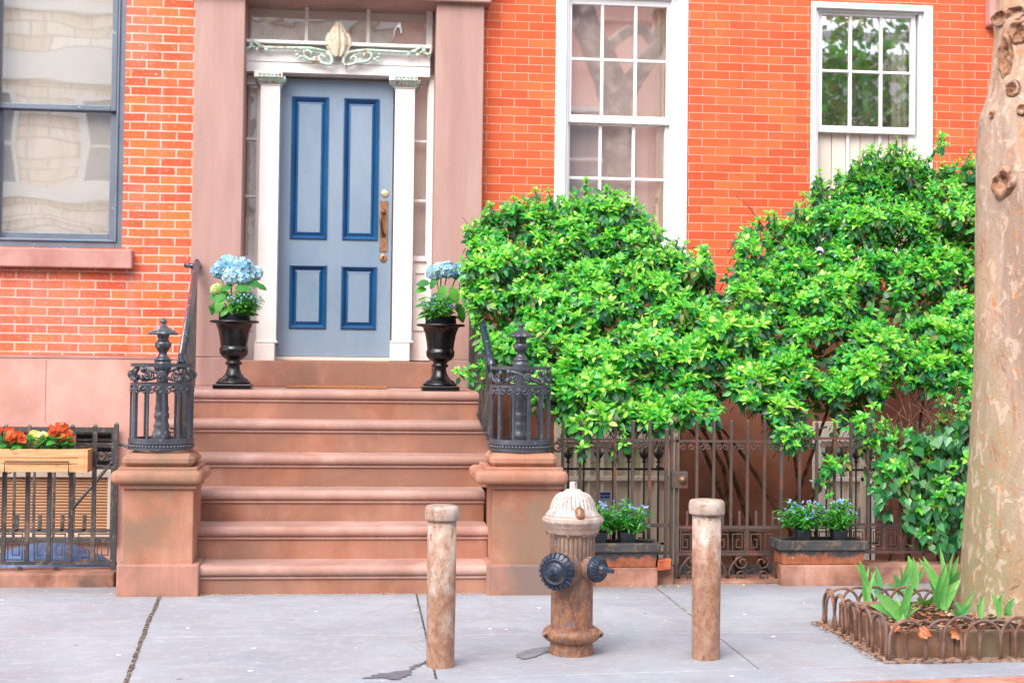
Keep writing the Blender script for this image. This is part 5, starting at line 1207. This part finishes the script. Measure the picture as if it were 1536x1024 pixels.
# hydrangeas
def hydrangea(urn_,heads,leaves,label,fpos):
    c,H,hw,k=urn_; base=c+Vector((0,0,H*1.08))
    t=thing('hydrangea',label,'hydrangea',base,'hydrangeas in the landing urns')
    for (px,py,r,colset,dy) in heads:
        hc=A(px,py,c.y+dy); rr=r*k; mb=MB(); st=MB()
        mb.cur=colset[0]; mb.ball(hc,rr*.72,10,(1,1,.85))
        for i in range(110):
            n=rndn(); n.y-=.15
            p=hc+Vector((n.x*rr,n.y*rr,n.z*rr*.85))*U(.84,1.05); floret(mb,p,n+rndn()*.35,rr*U(.24,.34),random.choice(colset),4,.25)
        hd=mb.build('flower_head',M['petal'],t)
        st.cur=GRN[0]; st.tube([base,base.lerp(hc,.5)+Vector((U(-.02,.02),0,0)),hc],.0045,6); st.build('stem',M['greenstem'],hd)
    mb=MB()
    for (px,py,ax,ay,L,dy,ci) in leaves:
        p=A(px,py,c.y+dy); d=Vector((ax,U(-.5,-.1),ay)); mb.leaf(p,d,Vector((U(-.2,.2),-.8,.6)),L*k*.8,L*k*.52,tuple(q*U(.7,1.0) for q in GRN[ci]),.16,.4,n=5)
    for i in range(46):
        a_=U(0,6.28); p=base+Vector((math.cos(a_)*U(.02,.12),math.sin(a_)*U(.02,.1),U(0,.17))); mb.leaf(p,Vector((math.cos(a_),math.sin(a_)-.3,U(-.4,.7))),Vector((0,-.6,.8)),U(.05,.085),U(.03,.05),random.choice([GRN[0],GRN[2],GRN[4],GRN[2],GRN[1]]),.15,.4)
    mb.build('leaf',M['leafsoft'],t)
    f=thing('forget_me_not',fpos[3],'forget-me-not',(0,0,0) if False else A(fpos[0],fpos[1],c.y-.1),'forget-me-nots in pots and urns')
    forget(f,A(fpos[0],fpos[1],c.y-.09),fpos[2]*k,fpos[4]*k,46,.6)
HB_=[C(150,202,240,.95)[:3],C(120,180,232,.95)[:3],C(178,216,244,.95)[:3],C(196,222,240,.95)[:3]]
HB2=[C(196,222,236,.95)[:3],C(164,204,232,.95)[:3],C(214,232,238,.95)[:3],C(140,190,226,.95)[:3]]
HYL=[C(214,230,150,.95)[:3],C(196,222,128,.95)[:3],C(228,238,180,.95)[:3]]
random.seed(21)
hydrangea(urL,[(342,399,17,HB_,0),(362,402,16,HB_,-.05),(330,406,13,HB_,.05),(382,410,12,HB_,0),(366,415,13,HB_,-.08),(348,415,13,HB2,-.08),(325,434,9,HYL,-.05)],
 [(350,428,-1,-.2,24,-.1,2),(352,432,.9,.1,30,-.12,0),(372,425,1,.0,26,-.1,2),(340,440,-1,-.5,30,-.08,0),(335,448,-.6,-.9,30,-.1,1),(330,440,-.9,-.3,22,-.03,2),(360,440,.2,-.8,30,-.05,4),(345,452,.3,-.8,28,-.1,3),(385,428,.9,-.2,20,-.02,2),(322,455,-.3,-1,22,0,2),(342,462,-.5,-.5,20,-.1,1),(350,470,.5,-.2,22,-.05,4)],
 'large pale blue hydrangea with one yellowish head in the left urn',(366,474,28,'blue forget-me-nots spilling over the right side of the left urn',42))
hydrangea(urR,[(653,409,13,HB2,-.02),(672,404,14,HB_,0),(687,408,13,HB_,.04),(662,402,10,HB2,.05)],
 [(645,425,-1,.1,26,-.05,2),(640,433,-1,-.1,24,-.02,0),(668,428,-.4,-.9,30,-.12,3),(676,430,.5,-.9,34,-.1,3),(690,430,.8,-.7,30,-.05,1),(660,440,-.5,-.4,24,-.03,4),(684,455,.6,-.8,30,-.02,2),(670,448,.2,-.9,30,0,4),(655,418,-.5,-.6,22,-.06,2),(690,465,.3,-1,24,.03,0)],
 'smaller blue hydrangea with drooping leaves in the right urn',(656,480,27,'blue forget-me-nots at the foot of the hydrangea in the right urn',38))
# potted forget-me-nots in the planters
def potted(px,py0,py1,w,Y,label,ph,pr,n,soilz_):
    b=A(px,py1,Y); b.z=soilz_+.002; top=A(px,py0,Y).z; k=(b-CAM).dot(fwd)/2150
    t=thing('potted_forget_me_not',label,'flower pot',b,'forget-me-nots in pots and urns')
    hw=w*k/2; mb=MB(); lo=[(b.x+sx*hw*.78,b.y+sy*hw*.78,b.z) for sx,sy in ((-1,-1),(1,-1),(1,1),(-1,1))]; hi=[(b.x+sx*hw,b.y+sy*hw,top) for sx,sy in ((-1,-1),(1,-1),(1,1),(-1,1))]; i1=[(b.x+sx*hw*.9,b.y+sy*hw*.9,top) for sx,sy in ((-1,-1),(1,-1),(1,1),(-1,1))]; i2=[(b.x+sx*hw*.88,b.y+sy*hw*.88,top-.02) for sx,sy in ((-1,-1),(1,-1),(1,1),(-1,1))]
    fs=[(3,2,1,0),(12,13,14,15)]
    for q in range(3):
        for j in range(4): fs.append((q*4+j,q*4+(j+1)%4,(q+1)*4+(j+1)%4,(q+1)*4+j))
    mb.add(lo+hi+i1+i2,fs); mb.build('pot',M['pot'],t,.003)
    forget(t,Vector((b.x,b.y,top-.01)),pr*k,ph*k,n,.5,.35)
random.seed(5)
potted(899,797,818,22,.30,'potted forget-me-nots at the left end of the planter behind the hydrant',54,30,40,pq1[0][3]-.02)
potted(940,797,818,24,.30,'potted forget-me-nots in the middle of the planter beside the hydrant',52,38,54,pq1[0][3]-.02)
potted(1204,793,815,22,.29,'wide potted forget-me-nots at the left end of the right planter',50,42,56,pq2[0][3]-.02)
potted(1258,793,813,23,.29,'upright potted forget-me-nots in the middle of the right planter',54,27,44,pq2[0][3]-.02)
# begonias in the wooden box
def begonia(px,py,r,fcol,label,nf,py_soil=676,lw=30):
    b=A(px,py_soil,.315); k=(b-CAM).dot(fwd)/2150; t=thing('begonia',label,'flower',b,'flowers in the wooden box')
    lf=MB(); fw=MB(); st=MB(); st.cur=GRN[2]
    for i in range(26):
        a=U(0,6.28); p=b+Vector((math.cos(a)*lw*k*.5*R_(),math.sin(a)*.05,U(.0,.09))); lf.leaf(p,Vector((math.cos(a),-.4+.3*math.sin(a),U(-.2,.6))),Vector((0,-.6,.8)),U(.035,.06),U(.03,.05),random.choice([GRN[2],GRN[0],GRN[4],GRN[2]]),.1,.3)
    for i in range(nf):
        q=Vector((px+U(-r,r),py+U(-r*.45,r*.6),0)); c=A(q.x,q.y,.315+U(-.06,.04)); st.tube([b,c],.002,4)
        for j in range(6): floret(fw,c+rndn()*.016,Vector((U(-.7,.7),-1,U(0,.9))),U(.012,.02),random.choice(fcol),5,.35)
    st.build('stem',M['greenstem'],t); lf.build('foliage',M['leafsoft'],t); fw.build('blossom',M['petal'],t)
ORG=[C(238,104,62,.9)[:3],C(226,86,50,.9)[:3],C(246,128,84,.9)[:3],C(216,72,44,.9)[:3]]
begonia(16,652,20,ORG,'orange begonia at the left end of the wooden flower box',16)
begonia(90,647,18,ORG,'orange begonia at the right end of the wooden flower box',16)
begonia(57,656,10,[C(246,226,110,.95)[:3],C(240,214,90,.95)[:3],C(250,240,190,.95)[:3]],'small yellow begonia between the two orange ones',7,676,22)

# ================================================================= BUSHES
def inpoly(x,y,P):
    c=False; n=len(P)
    for i in range(n):
        (x0,y0),(x1,y1)=P[i],P[i-1]
        if (y0>y)!=(y1>y) and x<(x1-x0)*(y-y0)/(y1-y0)+x0: c=not c
    return c
LB=[C(124,216,66,.93)[:3],C(104,204,62,.93)[:3],C(84,190,68,.93)[:3],C(152,226,76,.95)[:3],C(190,234,104,.95)[:3]]
LM=[C(72,190,68,.9)[:3],C(56,172,70,.9)[:3],C(100,204,70,.9)[:3],C(44,148,78,.9)[:3]]
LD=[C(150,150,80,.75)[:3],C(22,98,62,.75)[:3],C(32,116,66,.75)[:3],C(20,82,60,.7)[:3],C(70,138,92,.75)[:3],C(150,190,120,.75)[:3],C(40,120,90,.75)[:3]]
def rosette(mb,tw,p,ax,s,young):
    ax=ax.normalized(); u=ax.orthogonal().normalized(); w=ax.cross(u); n=random.randint(5,8); a0=U(0,6.28)
    tw.tube([p-ax*.16*s+Vector((0,.03,-.02)),p],[.0028,.0018],4)
    for k in range(n):
        a=a0+2*math.pi*k/n*1.0+U(-.45,.45); el=U(-.05,.95); d=(u*math.cos(a)+w*math.sin(a))*math.cos(el)+ax*math.sin(el)
        L=U(.045,.078)*s; mb.leaf(p+ax*U(-.01,.01),d,ax,L,L*U(.36,.5),random.choice(LB if R_()<young else LM),.14,U(.05,.4))
    for k in range(random.randint(2,3)):
        a=U(0,6.28); d=(u*math.cos(a)+w*math.sin(a))*.3+ax; L=U(.03,.045)*s; mb.leaf(p+ax*.008,d,Vector((0,-1,.2)),L,L*.4,random.choice([LB[3],LB[4],LB[0]]),.2,.1)
    for k in range(random.randint(3,6)):
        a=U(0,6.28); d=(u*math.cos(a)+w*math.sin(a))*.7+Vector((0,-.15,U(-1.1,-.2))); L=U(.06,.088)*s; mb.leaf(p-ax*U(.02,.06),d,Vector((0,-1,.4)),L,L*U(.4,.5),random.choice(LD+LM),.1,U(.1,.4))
def bush(label,loc,poly,yfun,n,nfill,stems,scale=1.0,seed=3,hole=.0,clump=(62,46)):
    random.seed(seed)
    t=thing('evergreen_bush',label,'bush',loc)
    mb=MB(); tw=MB(); xs=[p[0] for p in poly]; ys=[p[1] for p in poly]; cnt=0; tries=0
    while cnt<n and tries<n*12:
        tries+=1; x=U(min(xs)-6,max(xs)+6); y=U(min(ys)-8,max(ys)+8)
        jx,jy_=x+random.gauss(0,5.5),y+random.gauss(0,5)
        if not inpoly(jx,jy_,poly): continue
        nv=mnoise.noise(Vector((x/clump[0],y/clump[1],seed*3.7))); nv2=mnoise.noise(Vector((x/24,y/18,seed*1.3+9)))
        if nv+.7*nv2<(-.14 if y>420 else -.5)-hole and R_()<.93: continue
        Y=yfun(x,y)-.27*nv-.14*nv2+abs(random.gauss(0,.07))
        p=A(x,y,Y); ax=Vector((U(-.5,.5),U(-1.0,-.15),U(.35,1.1)))
        rosette(mb,tw,p,ax,scale*U(.8,1.15)*(.9+.38*max(0,min(1,(y-300)/330))),max(.08,min(.85,.42+.6*nv+.5*nv2))); cnt+=1
    for i in range(nfill):
        x=U(min(xs),max(xs)); y=U(min(ys),max(ys))
        if not inpoly(x,y,poly): continue
        p=A(x,y,yfun(x,y)+U(.12,.55)); L=U(.06,.1)
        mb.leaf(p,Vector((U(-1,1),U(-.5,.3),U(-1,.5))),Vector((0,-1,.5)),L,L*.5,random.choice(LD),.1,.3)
    for i in range(70):
        k=random.randrange(len(poly)); (xa,ya),(xb,yb)=poly[k-1],poly[k]; f=R_(); x=xa+(xb-xa)*f; y=ya+(yb-ya)*f
        if (y>480 and R_()<.6) or 1030<x<1112: continue
        cx_=sum(xs)/len(xs); o=Vector((x-cx_,-(abs(y-480)+60) if y<480 else 40)).normalized(); L_=U(6,24)
        Y=yfun(x,y)+U(-.1,.1); p0_=A(x,y,Y); p1_=A(x+o.x*L_*.6,y+o.y*L_,Y-.04); tw.tube([p0_,p0_.lerp(p1_,.5)+rndn()*.01,p1_],[.003,.0025,.002],5)
        rosette(mb,tw,p1_,Vector((o.x*.6,-.4,.9)),scale*U(.6,.9),.8)
        for q in range(5):
            pp=p0_.lerp(p1_,U(.1,.9)); mb.leaf(pp,Vector((U(-1,1),U(-.8,0),U(.1,1))),Vector((0,-.6,.8)),U(.035,.06)*scale,U(.018,.026)*scale,random.choice(LB),.15,.2)
    st=MB()
    for P in stems:
        q=[A(a,b,c) for a,b,c in P]; k=len(q); st.tube(q,[.022*(1-.75*i/(k-1)) for i in range(k)],8)
    for i in range(150):
        x=U(min(xs),max(xs)); y=U(min(ys)+60,max(ys)+4)
        if not inpoly(x,y,poly): continue
        Y=yfun(x,y)+U(.02,.3); p=A(x,y,Y); q=p+Vector((U(-.25,.25),U(-.1,.1),U(-.3,.25))); m_=p.lerp(q,.5)+rndn()*.04
        st.tube([p,m_,q],[.004,.003,.002],5)
    mb.build('foliage',M['leaf'],t); st.build('branch',M['stem'],t); tw.build('twig',M['stem'],t)
    return t
poly1=[(704,440),(702,405),(710,345),(726,325),(760,306),(800,304),(838,306),(868,296),(900,288),(935,292),(958,306),(975,335),(992,368),(1020,372),(1034,394),(1048,370),(1060,378),(1068,404),(1076,436),(1094,470),(1104,560),(1086,592),(1072,622),(1040,610),(1018,632),(985,640),(955,630),(915,636),(880,628),(850,640),(828,606),(800,590),(760,560),(738,532),(722,500),(710,470)]
def yf1(x,y):
    t=max(0,min(1,(640-y)/340)); Y=.52+.85*t
    if x<800: Y=max(Y,1.15-(x-690)/110*.55)
    return Y
random.seed(2)
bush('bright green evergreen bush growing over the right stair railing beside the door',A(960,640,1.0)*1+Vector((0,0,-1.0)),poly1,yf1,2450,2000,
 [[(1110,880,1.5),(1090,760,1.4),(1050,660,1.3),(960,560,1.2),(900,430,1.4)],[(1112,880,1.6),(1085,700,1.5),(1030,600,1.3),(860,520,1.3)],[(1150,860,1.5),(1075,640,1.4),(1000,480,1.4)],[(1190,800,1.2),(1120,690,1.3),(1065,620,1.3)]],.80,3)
poly2=[(1096,470),(1098,430),(1110,388),(1110,350),(1140,336),(1178,330),(1200,322),(1214,300),(1232,280),(1262,276),(1292,244),(1318,240),(1345,228),(1380,246),(1408,256),(1440,250),(1478,252),(1500,300),(1500,560),(1484,700),(1450,660),(1425,575),(1400,590),(1350,560),(1318,600),(1290,640),(1240,610),(1200,650),(1168,650),(1150,610),(1120,596),(1098,572),(1088,520)]
def yf2(x,y):
    t=max(0,min(1,(650-y)/400)); return .5+.85*t
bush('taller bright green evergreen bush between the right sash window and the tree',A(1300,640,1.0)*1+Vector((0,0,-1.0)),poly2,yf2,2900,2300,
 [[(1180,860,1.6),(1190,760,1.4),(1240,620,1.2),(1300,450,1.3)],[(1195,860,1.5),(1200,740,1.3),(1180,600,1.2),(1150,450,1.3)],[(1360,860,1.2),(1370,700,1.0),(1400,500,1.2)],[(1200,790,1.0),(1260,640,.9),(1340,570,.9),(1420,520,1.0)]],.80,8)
# separate hanging sprigs
def sprig(pts,n,label,Y,seed,anchor):
    random.seed(seed); t=thing('bush_branch',label,'branch',A(anchor[0],anchor[1],Y)); mb=MB(); tw=MB(); st=MB()
    st.tube([A(a,b,Y+c) for a,b,c in pts],[.006-.003*i/(len(pts)-1) for i in range(len(pts))],6)
    for i in range(n):
        k=R_()**.7*(len(pts)-1); a=int(min(k,len(pts)-2)); f=k-a; p=A(*pts[a][:2],Y+pts[a][2]).lerp(A(*pts[a+1][:2],Y+pts[a+1][2]),f)+rndn()*(.05 if n<20 else .11)
        rosette(mb,tw,p,Vector((U(-.6,.6),U(-.9,-.2),U(.3,1))),U(.7,.95),.5)
    mb.build('foliage',M['leaf'],t); st.build('twig',M['stem'],t)
sprig([(770,520,.2),(745,545,.05),(718,556,0),(694,552,0)],13,'leafy branch reaching left from the bush across the right stair railing',.75,31,(770,520))
sprig([(1000,600,.3),(1030,612,.1),(1050,620,0),(1066,618,0)],7,'small leafy branch hanging in front of the wall above the gate',.45,32,(1000,600))
sprig([(885,620,.2),(875,650,.05),(878,662,0),(880,672,0)],4,'leaf shoot hanging over the fence rail left of the blue sticker',.36,33,(885,620))
sprig([(905,630,.2),(922,660,.05),(924,675,0)],2,'tiny leaf shoot dangling in front of the window guard spears',.40,37,(905,630))
sprig([(1240,640,.2),(1215,648,.05),(1190,655,0),(1168,648,0)],12,'leafy branch hanging over the fence just right of the gate',.42,34,(1240,640))
sprig([(1290,640,.25),(1280,670,.1),(1262,690,.02),(1245,705,.0),(1244,740,.02)],11,'leafy branch trailing down in front of the small basement window',.38,35,(1290,640))
sprig([(1330,620,.3),(1345,650,.1),(1370,668,.02),(1400,690,.0)],16,'leafy branch arching across the fence left of the tree',.38,36,(1330,620))
sprig([(1400,230,0),(1405,222,-.02),(1412,210,-.02)],4,'upright shoot standing above the taller bush at the sash window corner',1.35,38,(1400,240))
sprig([(1300,245,0),(1302,236,-.02),(1300,226,-.02)],3,'short upright shoot on top of the taller bush under the sash window',1.35,39,(1300,250))
sprig([(1440,560,.3),(1430,620,.12),(1415,680,.0),(1400,740,-.02),(1385,790,0)],64,'long drape of small bush leaves hanging over the ivy beside the tree',.40,41,(1440,560))
sprig([(1470,560,.3),(1462,640,.08),(1450,700,.0),(1440,770,-.02)],56,'narrow drape of bush leaves hanging right against the tree trunk',.36,42,(1470,560))
sprig([(1290,600,.3),(1310,640,.1),(1330,690,.0),(1345,730,-.02)],34,'bush branch drooping over the fence top into the left edge of the ivy',.38,43,(1290,600))
# ivy on the fence
random.seed(44)
IV=thing('ivy','dark green heart leaved ivy hanging on the fence beside the tree','ivy',A(1400,830,.36))
ivp=[(1300,700),(1345,660),(1400,640),(1470,620),(1490,700),(1480,830),(1455,800),(1425,836),(1392,818),(1372,800),(1345,790),(1318,770),(1306,740)]
mb=MB(); st=MB(); IVC=[C(44,132,70,.8)[:3],C(70,158,92,.8)[:3],C(30,104,58,.8)[:3],C(96,176,110,.8)[:3],C(58,146,66,.8)[:3],C(130,190,120,.8)[:3]]
cnt=0
while cnt<760:
    x=U(1296,1492); y=U(618,838)
    if not inpoly(x,y,ivp): continue
    if mnoise.noise(Vector((x/34,y/30,4.2)))<-.3: continue
    cnt+=1; p=A(x,y,.36+U(-.06,.14)-.1*mnoise.noise(Vector((x/30,y/26,1)))); d=Vector((U(-.7,.7),U(-.6,-.1),-1)); n_=Vector((U(-.5,.5),-1,U(.0,.6))); L=U(.042,.07); d.normalize(); s=d.cross(n_).normalized(); nn=s.cross(d); c=random.choice(IVC)
    w=L*U(.46,.56); o=nn*(.12*L)
    mb.add([p,p-d*L*.14-s*w*.55+o,p+d*L*.18-s*w+o,p+d*L*.5-s*w*.62+o*.6,p+d*L,p+d*L*.5+s*w*.62+o*.6,p+d*L*.18+s*w+o,p-d*L*.14+s*w*.55+o,p+d*L*.35],[(0,1,2,8),(8,2,3,4),(8,4,5,6),(8,6,7,0)],True,c)
    if R_()<.3: st.tube([p,p+Vector((U(-.08,.08),.05,U(.02,.16))),p+Vector((U(-.15,.15),.08,U(.1,.3)))],.0022,4)
for k in range(9):
    x=U(1320,1470); st.tube([A(x,840,.5),A(x+U(-30,30),760,.46),A(x+U(-50,50),690,.45),A(x+U(-60,60),620,.6)],[.007,.006,.005,.004],6)
mb.build('foliage',M['leaf'],IV); st.build('vine_stem',M['stem'],IV)

# ================================================================= ACROSS THE STREET (mirrored in the panes)
pk=[stone('rose_facade',C(240,178,164,1),C(230,164,150,1),C(244,188,176,1),scale=.4),brickmat('cream_block_facade',[(0,C(226,202,180,1)),(.5,C(244,228,212,1)),(1,C(250,240,230,1))],C(196,174,158,.9),.8,.24,.02,.1,C(236,214,196,1),C(226,206,190,1)),stone('brown_facade',C(170,120,96,.8),C(150,100,80,.8),C(188,136,112,.8),scale=.4)]
def across(x0,x1,yf,h,mat,label,courses=False):
    t=thing('row_house',label,'building',((x0+x1)/2,yf,0)); mb=MB(); mb.box(x0,x1,yf-8,yf,-.2,h); mb.box(x0-.05,x1+.05,yf+.002,yf+.35,h-.5,h); mb.box(x0+.02,x1-.02,yf+.002,yf+.12,3.9,4.15)
    if courses:
        b_=MB(); b_.box(x0-.02,x1+.02,yf+.121,yf+.3,4.35,4.75); b_.box(x0-.02,x1+.02,yf+.121,yf+.3,6.95,7.5); b_.box(x0-.02,x1+.02,yf+.121,yf+.2,8.3,8.5); b_.build('cornice',M['white'],t)
    if courses:
        pass
    mb.build('wall',mat,t)
    n=max(2,int((x1-x0)/2.0))
    for fl_i in range(int((h-1.5)/3.4)):
        for k in range(n):
            cx=x0+(x1-x0)*(k+.5)/n; z=1.2+3.4*fl_i
            mb=MB(); mb.frame((cx-.62,cx+.62,z-.1,z+2.1),(cx-.5,cx+.5,z,z+2.0),yf+.04,yf+.16); mb.box(cx-.5,cx+.5,yf+.06,yf+.1,z+.97,z+1.03); w=mb.build('window',M['white'],t)
            mb=MB(); mb.box(cx-.5,cx+.5,yf+.035,yf+.05,z,z+2.0); mb.build('pane',M['slate'],w)
across(-22,-11.1,-16,8.5,pk[2],'brown row house across the street behind the camera')
across(-11,.6,-15.7,10,pk[1],'cream stone row house across the street behind the camera',True)
across(.7,8.5,-16,9,pk[0],'rose coloured row house across the street behind the camera')
across(8.6,17,-16,8,pk[1],'pale row house at the far right across the street',True)
# bare street tree on the far sidewalk
SB=thing('street_tree','bare forked street tree on the far sidewalk','tree',(2.6,-12.9,0))
def TT(px,py,Yw=2.70,Yt=-12.9):     # a tree standing where its mirror image falls in the pane
    a=A(px,py,Yw); m_=Vector((CAM.x,2*Yw-CAM.y,CAM.z)); return m_+(a-m_)*((Yt-m_.y)/(Yw-m_.y))
SB.location=(TT(932,480).x,-12.9,0)
mb=MB(); gb_=stone('grey_bark',C(120,116,118,.7),C(92,88,92,.7),C(200,188,172,.8),scale=3)
mb.tube([TT(932,480),TT(930,330),TT(930,220),TT(926,150),TT(905,95),TT(880,40),TT(856,-40)],[.36,.31,.30,.33,.30,.27,.24],14); mb.tube([TT(928,165),TT(944,128),TT(965,100),TT(984,72),TT(992,20),TT(985,-60)],[.22,.21,.17,.15,.10,.08],10); mb.tube([TT(900,84),TT(925,58),TT(945,46),TT(966,47),TT(984,70)],[.09,.10,.10,.10,.10],8); mb.build('trunk',gb_,SB)
# leafy tree on the far sidewalk for the right window
random.seed(77)
ST2=thing('street_tree','leafy green street tree on the far sidewalk','tree',(9.6,-12.7,0)); mb=MB(); mb.tube([(9.6,-12.7,0),(9.55,-12.7,2.5),(9.4,-12.7,5)],[.2,.17,.1],10); mb.build('trunk',gb_,ST2)
mb=MB()
for i in range(2600):
    c=rndn()*(R_()**.4); p=Vector((9.5+c.x*2.1,-12.7+c.y*1.3,6.0+c.z*2.6)); mb.leaf(p,rndn(),rndn(),U(.16,.28),.13,random.choice(LM+LD),.1,.2,n=1)
mb.build('crown',M['leaf'],ST2)

# ================================================================= LIGHT
w=bpy.data.worlds.new('World'); S.world=w; w.use_nodes=True; nt_=w.node_tree
bg=[n for n in nt_.nodes if n.type=='BACKGROUND'][0]
sky=nt_.nodes.new('ShaderNodeTexSky'); sky.sky_type='NISHITA'; sky.sun_disc=False
SUN=Vector((-.42,-.72,.80)).normalized()
sky.sun_elevation=math.asin(SUN.z); sky.sun_rotation=math.atan2(SUN.x,SUN.y); sky.air_density=1.0; sky.dust_density=2.5; sky.ozone_density=1.0
hs=nt_.nodes.new('ShaderNodeHueSaturation'); hs.inputs['Saturation'].default_value=.55; nt_.links.new(sky.outputs[0],hs.inputs['Color']); nt_.links.new(hs.outputs[0],bg.inputs['Color']); bg.inputs['Strength'].default_value=.47
ld=bpy.data.lights.new('sun','SUN'); lo=bpy.data.objects.new('sun',ld); COL.objects.link(lo); ld.energy=2.3; ld.angle=math.radians(50); ld.color=(1,.95,.88)
lo.rotation_euler=SUN.to_track_quat('Z','Y').to_euler()
S.cycles.max_bounces=8; S.cycles.transparent_max_bounces=16; S.cycles.use_denoising=True
